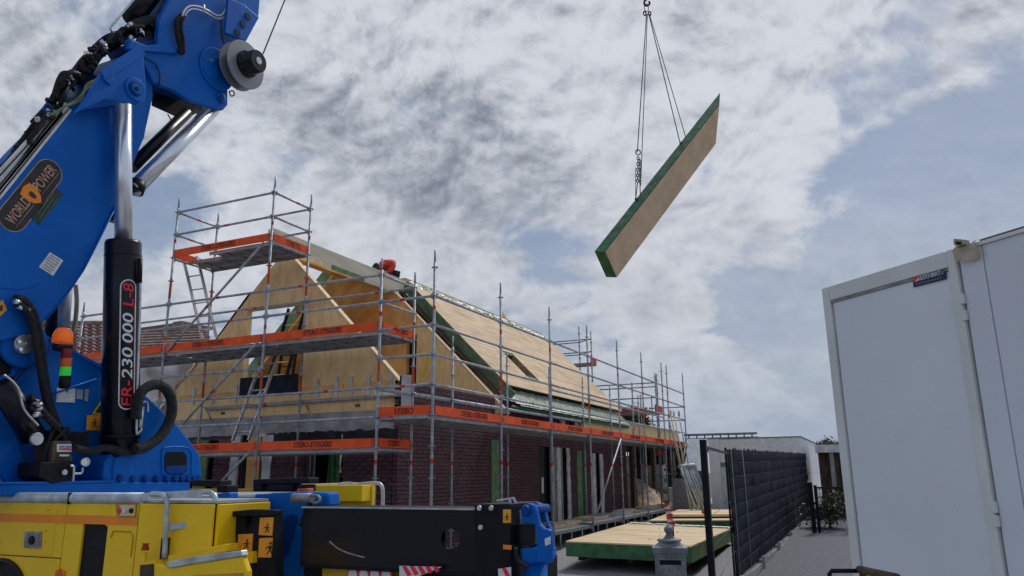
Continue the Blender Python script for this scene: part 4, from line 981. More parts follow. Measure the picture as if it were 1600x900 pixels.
for k in range(3): MB().tube([at(58+5*k, 335+4*k, X=CX+.006), at(84+4*k, 300+4*k, X=CX+.006)], .003, 4).build('print_line', 'leaf_pale', gp2)
# ---- truck body
YT = 4.2
def tp(x, y, Y=YT): return at(x, y, Y=Y)
xr = -4.347
MB().box((-9.8, YT+.02, .62), (xr-.0, 4.76, 1.66)).build('body_core', 'black', ct); MB().box((-9.8, 4.761, .62), (-5.36, 6.69, 1.66)).build('body_core', 'black', ct)
xa, xb = tp(104, 800).x, tp(217, 800).x      # panel joints
MB().box((-9.8, YT, 1.235), (xa-.004, YT+.03, 1.655)).build('side_panel', 'yellow', ct, .006)
MB().box((-9.8, YT-.004, 1.25), (tp(90, 800).x, YT+.0, 1.60)).build('locker_door', 'yellow', ct, .004)
xo0, xo1 = tp(126, 850).x, tp(165, 850).x
MB().box((xa+.004, YT, .70), (xo0, YT+.03, 1.655)).build('side_panel', 'yellow', ct, .006)
MB().box((xo0, YT, 1.505), (xo1, YT+.03, 1.655)).build('side_panel', 'yellow', ct)
MB().box((xo1, YT, .70), (xb, YT+.03, 1.655)).build('side_panel', 'yellow', ct, .006)
MB().box((xb+.002, YT-.001, .70), (xr, YT+.03, 1.655)).build('side_panel', 'yellow', ct, .006)
MB().box((xo0, YT+.12, .70), (xo1, YT+.16, 1.505)).build('step_recess', 'black', ct); MB().box((xo0+.01, YT+.10, 1.20), (xo1-.01, YT+.118, 1.49)).build('recess_plate', 'recess_grey', ct)
MB().box((xo0-.002, YT+.03, .9), (xo0+.012, YT+.12, 1.50)).build('recess_edge', 'yellow_deep', ct)
MB().prism([tp(139, 822, YT+.11), (tp(152, 820, YT+.11)), tp(156, 832, YT+.11), tp(146, 838, YT+.11)], (0, .01, 0)).build('recess_bracket', 'steel_dull', ct)
MB().box((xo0+.02, YT+.04, 1.16), (xo1-.02, YT+.12, 1.19)).build('step_plate', 'brown_wood', ct)
# lower valance with wheel arch
mb = MB(); xl = tp(120, 872).x
arc = [(tp(28, 0).x-.0+0, 0)]
cxw = tp(4, 890).x; rw = .36
xl = xa-.004; pts = [Vector((-9.8, YT, 1.228)), Vector((xl, YT, 1.228)), Vector((xl, YT, .7)), Vector((cxw+rw, YT, .7))]
for k in range(0, 13): a = math.radians(0+k*15); pts.append(Vector((cxw+rw*math.cos(a), YT, .82+rw*math.sin(a))))
pts += [Vector((cxw-rw, YT, .7)), Vector((-9.8, YT, .7))]
mb.prism(pts, (0, .03, 0)).build('lower_panel', 'yellow', ct)
for k in (0,): MB().lathe((cxw, YT+.05, .60), [(.2, 0), (.47, .02), (.50, .06), (.50, .26), (.47, .3), (.2, .32)], 36, axis=(0, 1, 0)).build('wheel', 'rubber', ct)
mb = MB(); arcp = [Vector((cxw+(rw+.015)*math.cos(math.radians(a)), YT-.01, .82+(rw+.015)*math.sin(math.radians(a)))) for a in range(0, 181, 10)]
mb.tube(arcp, .018, 8).build('wheel_arch', 'rubber', ct)
MB().box((-9.8, YT-.006, 1.498), (xb, YT-.001, 1.562)).build('orange_stripe', 'stripe', ct)
# rounded top rail
mb = MB(); mb.tube([(-9.8, YT+.02, 1.69), (tp(222, 770).x, YT+.02, 1.69)], .045, 14); mb.build('top_rail', 'galv', ct)
MB().box((-9.8, YT+.03, 1.661), (xr, 4.76, 1.68)).build('body_deck', 'galv', ct); MB().box((-9.8, 4.761, 1.661), (-5.36, 6.69, 1.68)).build('body_deck', 'galv', ct)
MB().box((-9.8, 4.5, 1.68), (-9.0, 5.0, 1.80)).build('deck_block', 'yellow', ct)
MB().box((tp(112, 770).x, YT-.03, 1.645), (tp(113, 770).x, YT, 1.735)).build('rail_joint', 'black', ct)
# lamp unit, cap, marker, screws
for q3 in ([(125, 814), (136, 814), (125, 824)], [(157, 814), (168, 814), (168, 823)]): MB().prism([tp(*z_, YT+.001) for z_ in q3], (0, .028, 0)).build('recess_corner', 'yellow', ct)
u = px_plate({'Y': YT-.012}, [(180, 787), (212, 787), (211, 809), (183, 808)], (0, .01, 0), 'yellow_deep', 'switch_recess', ct)
px_plate({'Y': YT-.018}, [(187, 789), (211, 789), (210, 806), (187, 806)], (0, .006, 0), 'board_edge', 'switch_panel', u)
for x, mt in ((187, 'red_letter'), (196, 'white_paint'), (206, 'black')): MB().lathe(tp(x, 798, YT-.018), [(.018, -.014), (.018, 0)], 12, axis=(0, 1, 0)).build('switch', mt, u)
u = px_plate({'Y': YT-.014}, [(38, 831), (64, 831), (63, 857), (37, 856)], (0, .012, 0), 'steel_dull', 'filler_frame', ct)
px_plate({'Y': YT-.018}, [(41, 834), (61, 834), (60, 853), (40, 853)], (0, .003, 0), 'mail_grey', 'filler_plate', u)
MB().lathe(tp(50, 844, YT-.018), [(.03, -.012), (.035, 0)], 16, axis=(0, 1, 0)).build('filler_lock', 'black', u)
MB().lathe(tp(93, 899, YT-.01), [(.045, -.01), (.05, .008)], 4, axis=(0, 1, 0), sm=False).build('side_marker', 'lamp_orange', ct)
px_plate({'Y': YT-.014}, [(86, 891), (100, 892), (100, 912), (85, 912)], (0, .013, 0), 'stripe', 'marker_plate', ct)
for q in ((75, 797), (78, 797), (72, 830), (71, 846), (0, 845)): MB().lathe(tp(*q, YT-.004), [(.006, -.004), (.006, 0)], 6, axis=(0, 1, 0)).build('screw', 'yellow_deep', ct)
MB().tube([tp(*q, YT-.006) for q in ((173, 840), (177, 830), (203, 831), (208, 837), (204, 870))], .004, 4).build('hatch_groove', 'yellow_deep', ct)
MB().box((xb+.001, YT-.004, .7), (xb+.006, YT-.0005, 1.655)).build('panel_joint', 'yellow_deep', ct)
# handrails
def rail(nm, pts, Y, r=.0195, mt='galv'): return MB().tube(smooth_path([at(*p, Y=Y) for p in pts], 5), r, 10).build(nm, mt, ct)
rail('handrail', [(236, 772), (247, 772), (256, 775), (261, 786), (260, 810), (257, 872)], YT-.05)
rail('handrail', [(240, 773), (290, 771), (322, 769), (332, 772), (337, 782), (336, 820), (332, 868)], YT+.10)
MB().bar(tp(262, 824, YT-.03), tp(334, 815, YT+.06), .02, .04, side=(0, 1, 0)).build('handrail_bar', 'galv', ct)
MB().bar(tp(233, 775, YT-.02), tp(312, 771, YT+.0), .05, .05).build('rail_block', 'galv', ct)
px_plate({'Y': YT-.012}, [(252, 841), (264, 840), (261, 872), (249, 874)], (0, .01, 0), 'black', 'dark_slot', ct)
# steps at the corner
def stepbox(nm, f0, f1, zt, zb, mt):  # f0 front left px, f1 front right px
    pass
p = [tp(245, 876, YT-.18), tp(378, 862, YT-.18)]
MB().prism([tp(218, 880, YT-.12), tp(243, 876, YT-.12), tp(243, 915, YT-.12), tp(215, 915, YT-.12)], (0, .12, 0)).build('step_box', 'yellow', ct, .006)
px_plate({'Y': YT-.124}, [(219, 883), (240, 881), (240, 912), (217, 912)], (0, .003, 0), 'brown_wood', 'step_hole', ct)
MB().prism([tp(242, 880, YT-.24), tp(264, 888, YT-.24), tp(378, 869, YT-.24), tp(386, 893, YT-.24), tp(386, 925, YT-.24), tp(242, 925, YT-.24)], (0, .05, 0)).build('step_box', 'yellow', ct, .012)
mb = MB(); mb.prism([tp(258, 878, YT-.25), tp(300, 870, YT-.25), tp(376, 860, YT-.25), tp(379, 869, YT-.25), tp(300, 881, YT-.25), tp(264, 888, YT-.25)], (0, .06, 0)).build('anti_slip_tread', 'galv', ct, .006)
MB().prism([tp(262, 868, YT-.05), tp(312, 858, YT-.05), tp(352, 850, YT-.05), tp(352, 862, YT-.05), tp(262, 880, YT-.05)], (0, .12, 0)).build('step_top', 'yellow', ct, .006)
px_plate({'Y': YT-.245}, [(300, 899), (380, 895), (384, 925), (298, 925)], (0, .004, 0), 'yellow_deep', 'step_hole', ct)
MB().lathe(tp(226, 864, YT-.10), [(.02, -.18), (.02, 0)], 10).build('step_post', 'yellow', ct); MB().lathe(tp(227, 857, YT-.10), [(.03, -.012), (.018, .03), (.03, .035)], 10).build('wing_bolt', 'rust_paint', ct)
# rear face, far side body and its rails
MB().box((xr+.001, YT+.03, .7), (xr+.03, 4.75, 1.655)).build('rear_panel', 'yellow', ct, .006)
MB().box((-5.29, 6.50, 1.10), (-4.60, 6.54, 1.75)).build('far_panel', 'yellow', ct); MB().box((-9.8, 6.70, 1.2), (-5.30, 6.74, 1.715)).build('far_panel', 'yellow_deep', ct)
MB().box((-5.30, 6.35, 1.60), (-4.62, 6.49, 1.755)).build('far_box', 'yellow', ct, .006)
for pts in ([(530, 757), (548, 756), (555, 762), (556, 792)], [(560, 757), (585, 755), (594, 757), (598, 766), (598, 792)]): rail('handrail', pts, 6.66, .02)
MB().tube([at(470, 759, Y=6.66), at(585, 756, Y=6.66)], .018, 8).build('far_top_rail', 'board_edge', ct)
# blue sub frame
def bf(nm, pts, Y, th, mt, bevel=.01): return MB().prism([at(*q, Y=Y) for q in pts], (0, th, 0)).build(nm, mt, ct, bevel)
bf('sub_frame', [(338, 786), (344, 779), (398, 777), (398, 772), (490, 770), (490, 905), (480, 905), (337, 905)], 4.98, .25, 'blue')
bf('sub_frame', [(338, 790), (346, 780), (392, 778), (392, 850), (352, 850), (337, 845)], 4.90, .07, 'blue', .015)
bf('frame_lug', [(339, 781), (339, 771), (358, 769), (360, 779)], 4.9, .1, 'blue')
bf('frame_plate', [(421, 770), (480, 768), (476, 905), (424, 905)], 4.86, .11, 'blue', .015)
bf('frame_slot', [(446, 806), (456, 802), (464, 806), (465, 812), (450, 868), (440, 872), (431, 866), (432, 858)], 4.855, .01, 'blue_dark', .003)
bf('frame_tube', [(486, 768), (512, 770), (514, 792), (486, 792)], 4.80, .15, 'blue', .02)
MB().tube([at(362, 795, Y=4.84), at(392, 792, Y=4.84)], .022, 12).build('frame_cylinder', 'alu', ct)
bf('deck_beam', [(395, 749), (482, 746), (482, 756), (395, 758)], 5.1, .14, 'black')
for x in (395, 417, 463): bf('deck_block', [(x, 757), (x+(14 if x != 417 else 40), 757), (x+(14 if x != 417 else 40), 768), (x, 768)], 5.1, .14, 'black')
bf('deck_beam', [(300, 750), (344, 750), (344, 760), (300, 760)], 5.1, .14, 'black'); bf('deck_block', [(338, 758), (354, 758), (354, 770), (338, 770)], 5.05, .14, 'black')
bf('orange_block', [(463, 764), (481, 763), (481, 772), (464, 773)], 5.0, .08, 'rust_paint')
MB().tube([at(458, 778, Y=4.72), at(488, 778, Y=4.72)], .035, 12).build('lock_lever', 'steel_dull', ct); MB().tube(smooth_path([at(*q, Y=4.70) for q in ((488, 774), (498, 776), (499, 784), (490, 787))]), .012, 8).build('lever_hook', 'steel_dull', ct)
hose('air_hose', [(486, 786), (478, 802), (470, 822)], -3.95, .02)
# black stand with warning signs
st = bf('control_stand', [(354, 800), (428, 797), (428, 905), (393, 905), (393, 806), (384, 806), (384, 905), (372, 905), (366, 806)], 4.40, .10, 'black_rough', .004)
bf('stand_top', [(352, 800), (392, 796), (430, 797), (430, 805), (352, 808)], 4.36, .06, 'black', .006)
bf('stand_back', [(366, 806), (393, 806), (393, 905), (370, 905)], 4.52, .02, 'black')
for pts, f in (([(372, 835), (395, 834), (393, 864), (371, 863)], (384, 857, 14)), ([(406, 809), (427, 808), (425, 837), (404, 836)], (416, 832, 14)), ([(405, 841), (426, 840), (423, 871), (403, 871)], (420, 866, 19))):
    s = MB().prism([at(*q, Y=4.392) for q in pts], (0, .006, 0)).build('warning_sign', 'sticker_orange', ct)
    figure(s, {'Y': 4.389}, f[0], f[1], f[2], (0, 0, 0))
MB().prism([at(*q, Y=4.50) for q in ((353, 810), (366, 809), (364, 862), (352, 862))], (0, .01, 0)).build('marker_board', 'white_paint', ct)
for k in range(3): MB().prism([at(*q, Y=4.495) for q in ((353, 822+k*20), (366, 810+k*20), (366, 821+k*20), (353, 833+k*20))], (0, .004, 0)).build('marker_stripe', 'red_letter', ct)
bf('stand_base', [(384, 862), (394, 862), (394, 880), (384, 880)], 4.35, .1, 'yellow', .004)
# outrigger beam
yb = 4.55
a0_, a1_ = at(474, 790, Y=yb), at(746, 789, Y=yb)
zt, zb = 1.628, 1.235
hx = [(at(x, y, Y=yb).x, at(x, y, Y=yb).z) for x, y in [(704+15*math.cos(t*.5236), 842+16*math.sin(t*.5236)) for t in range(12)]]
ob = MB().box((a0_.x, yb, zt-.012), (a1_.x, yb+.42, zt)).build('outrigger_beam', 'black', ct)
hole = [Vector((x, yb, z)) for x, z in hx]
mb = MB()   # near side plate with a round hole
outer = []
x0_, x1_ = a0_.x, a1_.x
mb.box((x0_, yb, zb), (min(h.x for h in hole), yb+.02, zt-.013))
hx0, hx1 = min(h.x for h in hole), max(h.x for h in hole); hz0, hz1 = min(h.z for h in hole), max(h.z for h in hole)
mb.box((hx1, yb, zb), (x1_, yb+.02, zt-.013)); mb.box((hx0, yb, hz1), (hx1, yb+.02, zt-.013)); mb.box((hx0, yb, zb), (hx1, yb+.02, hz0))
cxh, czh = (hx0+hx1)/2, (hz0+hz1)/2
for sx in (-1, 1):
    for sz in (-1, 1):
        cor = Vector((cxh+sx*(hx1-hx0)/2, yb, czh+sz*(hz1-hz0)/2)); arcs = [Vector((cxh+sx*(hx1-hx0)/2*math.cos(t*math.pi/12), yb, czh+sz*(hz1-hz0)/2*math.sin(t*math.pi/12))) for t in range(7)]
        mb.prism([cor]+arcs, (0, .02, 0))
mb.build('beam_side_plate', 'black_gloss', ob)
MB().box((x0_, yb+.40, zb), (hx0-.20, yb+.42, zt-.013)).build('beam_side_plate', 'black', ob); MB().box((hx1-.22, yb+.40, zb), (x1_, yb+.42, zt-.013)).build('beam_side_plate', 'black', ob)
MB().box((x0_, yb-.02, zt-.006), (x1_, yb-.001, zt+.004)).build('beam_flange', 'steel', ob); MB().box((x0_, yb-.01, zb-.02), (x1_, yb+.42, zb-.001)).build('beam_flange', 'black_rough', ob)
MB().tube([Vector((cxh+.13*math.cos(math.radians(a)), yb-.002, czh+.085*math.sin(math.radians(a)))) if False else Vector((cxh-.05+(hx1-hx0)*.50*math.cos(math.radians(a)), yb+.1, czh+(hz1-hz0)*.55*math.sin(math.radians(a)))) for a in range(180, 300, 12)], .005, 6).build('hole_edge', 'steel', ob)
MB().tube(smooth_path([at(*q, Y=yb-.004) for q in ((515, 846), (530, 858), (550, 866), (570, 871))]), .006, 6).build('edge_mark', 'steel_dull', ob)
bf('beam_head', [(741, 788), (797, 787), (797, 905), (741, 905)], yb-.03, .46, 'black', .006)
for q in ((750, 794), (768.5, 794), (752, 824)): MB().lathe(at(*q, Y=yb-.03), [(.012, -.02), (.018, -.014), (.018, 0)], 12, axis=(0, 1, 0)).build('beam_bolt', 'alu', ct)
s = MB().prism([at(*q, Y=yb-.033) for q in ((786, 796), (798, 796), (798, 817), (786, 817))], (0, .006, 0)).build('warning_sign', 'sticker_orange', ct); figure(s, {'Y': yb-.036}, 791, 813, 10, (0, 0, 0))
s = MB().prism([at(*q, Y=yb-.033) for q in ((786, 851), (799, 852), (799, 859), (786, 858))], (0, .006, 0)).build('orange_plate', 'stripe', ct)
bf('inner_beam', [(797, 819), (836, 819), (836, 851), (797, 851)], yb+.05, .30, 'black_gloss', .004)
mb = MB()
for a, b in (((776, 782), (802, 778)), ((802, 778), (812, 800)), ((796, 780), (806, 816)), ((796, 800), (812, 799)), ((812, 800), (814, 818))): mb.bar(at(*a, Y=yb+.12), at(*b, Y=yb+.12), .012, .012)
mb.build('wire_guard', 'alu', ct)
bf('guard_plate', [(797, 781), (802, 781), (808, 798), (803, 799)], yb+.14, .02, 'black')
# blue outrigger foot
bf('foot_bracket', [(814, 797), (817, 789), (825, 786), (833, 788), (838, 798), (842, 818), (850, 826), (860, 828), (862, 850), (862, 876), (856, 881), (846, 879), (838, 880), (838, 850), (836, 821), (824, 818), (813, 817)], yb+.0, .05, 'blue', .012)
bf('foot_bracket', [(829, 788), (838, 785), (846, 788), (850, 796), (855, 816), (861, 829), (858, 830), (848, 826), (842, 800)], yb+.26, .05, 'blue', .012)
MB().lathe(at(822.5, 798, Y=yb-.001), [(.028, -.03), (.034, -.012), (.034, .0)], 16, axis=(0, 1, 0)).build('foot_pin', 'blue_dark', ct)
MB().tube([at(822, 798, Y=yb), at(822, 798, Y=yb)+Vector((0, .34, 0))], .03, 14).build('foot_pin', 'blue_dark', ct)
bf('foot_block', [(811, 856), (846, 855), (850, 878), (826, 882), (813, 876)], yb+.03, .24, 'blue', .02)
ff = at(837, 868, Y=yb+.14); MB().lathe((ff.x, ff.y, .16), [(.075, 0), (.075, ff.z-.16)], 24).build('foot_leg', 'blue', ct)
MB().lathe((ff.x, ff.y, .05), [(.2, 0), (.21, .03), (.16, .08), (.06, .12)], 24).build('foot_pad', 'blue_dark', ct)
bf('name_tag', [(851, 842), (860, 838), (860, 850), (852, 853)], yb-.004, .004, 'sticker', 0)
hose('foot_hose', [(806, 856), (808, 874), (818, 882), (826, 886)], -1.98, .012)
# lower rear box with hoses and striped marker board
bf('rear_box', [(503, 881), (612, 880), (612, 920), (503, 920)], 4.62, .3, 'yellow_deep', .006)
for x in (552, 569, 586, 604):
    c = at(x, 895, Y=4.58); MB().lathe(c, [(.045, 0), (.045, .03), (.02, .031)], 18, axis=(0, 1, 0)).build('coupling', 'red_letter', ct); MB().lathe(c+Vector((0, -.008, -.01)), [(.034, 0), (.034, .02)], 18, axis=(0, 1, 0)).build('coupling_cap', 'sticker', ct)
bf('marker_board', [(624, 884), (690, 886), (655, 900), (640, 920), (624, 920)], 4.5, .008, 'white_paint', 0)
for k in range(5): MB().prism([at(*q, Y=4.495) for q in ((628+k*12, 884.5), (634+k*12, 884.7), (643+k*11, 898-k*1.5), (637+k*11, 901-k*1.5))], (0, .004, 0)).build('marker_stripe', 'red_letter', ct)
bf('marker_board', [(778, 889), (798, 886), (798, 920), (780, 920)], 4.46, .008, 'white_paint', 0)
MB().prism([at(*q, Y=4.455) for q in ((784, 888), (790, 887.5), (798, 903), (798, 915))], (0, .004, 0)).build('marker_stripe', 'red_letter', ct)
bf('chassis', [(474, 882), (800, 884), (800, 990), (474, 990)], 4.72, .8, 'black', .01)
for xw_ in (-5.2, -6.4): MB().lathe((xw_, 5.9, .52), [(.2, 0), (.47, .02), (.50, .06), (.50, .26), (.47, .3), (.2, .32)], 32, axis=(0, 1, 0)).build('wheel', 'rubber', ct)
# ------------------------------------------------------------------ roof element hanging from the crane
P0_ = Vector((-4.841, 15.181, 6.528)); vl = Vector((.3293, .5833, .7425)).normalized(); vw = Vector((.0894, .7636, -.6395)).normalized(); vt = Vector((-.94, .277, .1993)).normalized()
Wp, Tp = .726, .30
def pp(l, w_, t): return P0_+vl*l+vw*w_+vt*t
el = thing('roof_element', 'green wrapped timber roof element hanging tilted in the air from the crane sling', 'roof panel')
def ewed(w0, w1, t0, t1, nm, mt, extra=0.0):
    def le(w_, t): return 6.37-.778*w_/Wp+.752*t/Tp+extra
    vs = [pp(-extra, w0, t0), pp(-extra, w1, t0), pp(-extra, w1, t1), pp(-extra, w0, t1), pp(le(w0, t0), w0, t0), pp(le(w1, t0), w1, t0), pp(le(w1, t1), w1, t1), pp(le(w0, t1), w0, t1)]
    return MB().add(vs, [(0, 1, 2, 3), (7, 6, 5, 4), (0, 4, 5, 1), (1, 5, 6, 2), (2, 6, 7, 3), (3, 7, 4, 0)]).build(nm, mt, el)
ewed(.0, Wp, .022, Tp, 'element_core', 'green_foil')
ewed(.012, Wp-.012, .0, .0215, 'lining_board', 'panel_under', -.002)
ewed(-.006, -.0005, .03, Tp-.01, 'foil_wrap', 'green_foil', .003)
for s in (1.2, 2.6, 3.9, 5.2): MB().add([pp(s, -.008, .05), pp(s+.09, -.008, .05), pp(s+.09, -.008, .11), pp(s, -.008, .11)], [(0, 1, 2, 3)]).build('foil_print', 'green_pale', el)
# sling
slg = thing('lifting_sling', 'steel sling ropes and short chain between the crane hook and the tilted roof element', 'sling')
hk = at(1011, 10, D=18.3)
A1 = pp(1.95, -.012, Tp*.8); A2 = pp(4.45, -.012, Tp*.8)
def rp2(nm, pts, r=.012): return MB().tube(pts, r, 6).build(nm, 'rope', slg)
top = at(1012, 22, D=18.3)
side = RT*.035
ringL = at(997, 238, D=17.6)
rp2('sling_rope', [top-side*.8, ringL-side*.5]); rp2('sling_rope', [top-side*.2, at(1001, 290, D=17.7)], .010)
rp2('sling_rope', [top+side*.8, A2-side*.5+Vector((0, 0, .0))]); rp2('sling_rope', [top+side*1.2, pp(4.75, -.012, Tp*.8)], .010)
def link_ring(c, r, nm='chain_link', n=12, tr=.008, rot=0, parent=slg, st=1.4):
    u = RT*math.cos(rot)+fwd*math.sin(rot); v = Vector((0, 0, 1)); pts = [c+u*r*math.cos(a*2*math.pi/n)+v*r*st*math.sin(a*2*math.pi/n) for a in range(n+1)]
    return MB().tube(pts, tr, 6, caps=False).build(nm, 'black', parent)
link_ring(ringL, .055, 'ring', tr=.013, st=1.2)
c0_ = at(997, 246, D=17.6); c1_ = at(996, 286, D=17.5)
for i in range(9): link_ring(c0_.lerp(c1_, (i+.3)/9), .026, rot=(i % 2)*1.4, tr=.011, st=1.7)
c1b = at(1000, 288, D=17.6)
for i in range(8): link_ring(at(1000, 250, D=17.65).lerp(c1b, (i+.3)/8), .024, rot=(i % 2)*1.4+.6, tr=.010, st=1.6)
rp2('sling_leg', [c1_, A1-side*.6]); rp2('sling_leg', [c1b, pp(2.15, -.012, Tp*.8)]); rp2('sling_leg', [at(993, 262, D=17.5), A1-side*.6], .008)
link_ring(A1+Vector((0, 0, .03)), .03, 'eye', tr=.012, st=1); link_ring(A2+Vector((0, 0, .03)), .03, 'eye', tr=.010, st=1)
hook = thing('crane_hook', 'black crane hook at the top edge holding the sling of the roof element', 'hook')
q = MB(); q.tube(smooth_path([at(*p, D=18.3) for p in ((1010.5, -12), (1010.5, -2), (1007, 2), (1007, 7), (1011, 9), (1015, 6), (1014, 2))]), .024, 8); q.build('hook_body', 'black', hook)
MB().tube([at(1010.5, -10, D=18.3), at(1010.5, -10, D=18.3)+Vector((0, 0, 9))], .010, 6).build('wire_rope', 'rope', hook)
MB().lathe(at(1010.5, -10, D=18.3), [(.03, 0), (.07, .05), (.07, .3), (.03, .4)], 14).build('hook_block', 'black', hook)
link_ring(at(1010, 12, D=18.3), .05, 'shackle', tr=.009, st=2.2, parent=slg)
for x in (1007.5, 1015): link_ring(at(x, 21, D=18.3), .03, 'shackle', tr=.016, st=2.0, parent=slg)
# rest of the crane boom above the picture, down to the hook line
tip = hk+Vector((0, 0, 9)); bs = at(400, -150, X=-7.0)
for i in range(3):
    a = bs.lerp(tip, i/3-.02*(i > 0)); b = bs.lerp(tip, (i+1)/3); MB().bar(a, b, .42-.09*i, .46-.09*i).build('boom_section', 'blue', ct, .01)
# ------------------------------------------------------------------ stacks of roof elements on the ground
def stack(nm, label, fl, fr, bl, br_, zb, zt, nb, over=None, grp='timber roof elements lying on the ground'):
    t = thing(nm, label, 'roof panel', group=grp)
    fl, fr, bl, br_ = (Vector((p[0], p[1], 0)) for p in (fl, fr, bl, br_))
    U = Vector((0, 0, 1)); zt0 = zt-.03
    vs = [p+U*zb for p in (fl, fr, br_, bl)]+[p+U*zt0 for p in (fl, fr, br_, bl)]
    MB().add(vs, [(3, 2, 1, 0), (4, 5, 6, 7), (0, 1, 5, 4), (2, 3, 7, 6), (3, 0, 4, 7)]).build('foil_wrapped_core', 'green_foil', t)
    MB().add([fr+U*zb, br_+U*zb, br_+U*zt0, fr+U*zt0], [(0, 1, 2, 3)]).build('end_board', 'green_pale', t)
    n = nb
    for i in range(n):
        a0 = fl.lerp(bl, i/n); a1 = fl.lerp(bl, (i+1)/n-.004); b0 = fr.lerp(br_, i/n); b1 = fr.lerp(br_, (i+1)/n-.004); z = zt0+.002; h = .024+random.uniform(0, .004)
        MB().add([p+U*z for p in (a0, b0, b1, a1)]+[p+U*(z+h) for p in (a0, b0, b1, a1)], [(3, 2, 1, 0), (4, 5, 6, 7), (0, 1, 5, 4), (1, 2, 6, 5), (2, 3, 7, 6), (3, 0, 4, 7)]).build('board', 'panel_wood', t)
    for k in (.08, .5, .92):
        a = fl.lerp(fr, k); b = bl.lerp(br_, k); a2 = a.lerp(b, .06); MB().bar(a2+U*(zb-.05), b+U*(zb-.05), .09, .09).build('bearer', 'brown_wood', t)
    for k in range(5):
        p = fl.lerp(fr, random.uniform(.1, .9)).lerp(bl.lerp(br_, .5), random.uniform(.1, 1.2)); MB().lathe(p+U*(zt+.001), [(.02, 0), (.02, .006)], 8).build('lifting_bolt', 'brown_wood', t)
    return t
zt_ = .62; A, B, C, Dp = at(884, 845, Z=zt_), at(1080, 853, Z=zt_), at(984, 817, Z=zt_), at(1144, 825, Z=zt_)
s1 = stack('roof_element_stack', 'large roof element in green foil lying on the gravel in front, plank side up', A, B, C, Dp, .345, zt_, 14)
fl_ = [C.lerp(Dp, k) for k in (0, .2, .42, .46, .95)]
for i, (a, b) in enumerate(((.02, .26), (.28, .52), (.54, .99))):
    pa, pb = C.lerp(Dp, a), C.lerp(Dp, b); dv = (A-C).normalized()
    q = MB(); q.grid(lambda u, v: pa.lerp(pb, u)+dv*(-.05+.32*v*(1-.4*abs(mnoise.noise(Vector((u*5, i, 0))))))+Vector((0, 0, .015+.03*abs(mnoise.noise(Vector((u*8, v*3, i)))))), 18, 4); q.build('loose_foil', 'foil_white', s1)
zt2 = .66; A2_, B2_, C2_, D2_ = at(1014, 813, Z=zt2), at(1190, 812, Z=zt2), at(1056, 797, Z=zt2), at(1200, 797, Z=zt2)
s2 = stack('roof_element_stack', 'smaller looking roof element in green foil behind the large one, by the black fence', A2_, B2_, C2_, D2_, .30, zt2, 8)
A3, B3 = at(1040, 804, Z=.76), at(1190, 803, Z=.76); C3, D3 = at(1060, 796, Z=.76), at(1195, 796, Z=.76)
dd = (C3-A3)
MB().add([p+Vector((0, 0, z)) for z in (-.06, .0) for p in (A3, B3, D3, C3)], [(3, 2, 1, 0), (4, 5, 6, 7), (0, 1, 5, 4), (1, 2, 6, 5), (2, 3, 7, 6), (3, 0, 4, 7)]).build('upper_board', 'panel_wood', s2)
# loose battens beside it
bt = thing('batten_pile', 'loose pale battens on the gravel between the large roof element and the fence', 'battens')
for i in range(6):
    a = at(1112+i*4, 868-i*1.5, Z=.06+.02*(i % 3)); b = at(1150-i*3, 846-i*1.2, Z=.08+.02*(i % 3)); MB().bar(a, b, .07, .03).build('batten', 'panel_wood' if i % 2 else 'grey_wood', bt)
MB().bar(at(1074, 886, Z=.04), at(1086, 879, Z=.05), .09, .05).build('batten', 'board_edge', bt)
# ------------------------------------------------------------------ letter box
mc = at(1047, 868, D=6.6); mxx, myy = mc.x, mc.y; zb0 = 0
mx = thing('letter_box', 'ornate grey cast letter box with a ball finial in front of the roof elements', 'letter box')
def tpz(y): return at(1047, y, D=6.6).z
hd = Vector((mxx, myy, 0)).normalized(); mr = Vector((hd.y, -hd.x, 0))
def mbox(w_, d_, z0, z1, nm, mt='mail_grey', w2=None, bevel=.004, off=0):
    w2 = w2 or w_; d2 = d_*w2/w_
    b = Vector((mxx, myy, 0)); vs = []
    for (ww, ddp, z) in ((w_, d_, z0), (w2, d2, z1)):
        for sx, sy in ((-1, -1), (1, -1), (1, 1), (-1, 1)): vs.append(b+mr*(sx*ww/2)+hd*(sy*ddp/2+off)+Vector((0, 0, z)))
    return MB().add(vs, [(3, 2, 1, 0), (4, 5, 6, 7), (0, 1, 5, 4), (1, 2, 6, 5), (2, 3, 7, 6), (3, 0, 4, 7)]).build(nm, mt, mx, bevel)
z_e, z_c = tpz(856), tpz(868)
slot0, slot1 = tpz(880), tpz(873)
mbox(.262, .24, .80, slot0, 'body'); mbox(.262, .24, slot1, z_c, 'body'); 
for sx in (-1, 1):
    b = Vector((mxx, myy, 0))+mr*(sx*.110); MB().obox(b-mr*.021-hd*.12+Vector((0, 0, slot0)), mr*.042, hd*.24, Vector((0, 0, slot1-slot0))).build('body', 'mail_grey', mx)
mbox(.18, .20, slot0, slot1, 'letter_slot', 'black', bevel=0)
mbox(.275, .252, z_c, z_c+.02, 'cornice'); mbox(.285, .262, z_c+.02, z_e, 'cornice', w2=.30); mbox(.30, .275, z_e, z_e+.012, 'cornice')
for i in range(12):
    p = Vector((mxx, myy, z_c+.034))+mr*(-.132+i*.024)-hd*.135; MB().lathe(p, [(.012, -.008), (.007, .004)], 6, axis=-hd, sm=False).build('ornament', 'mail_grey', mx)
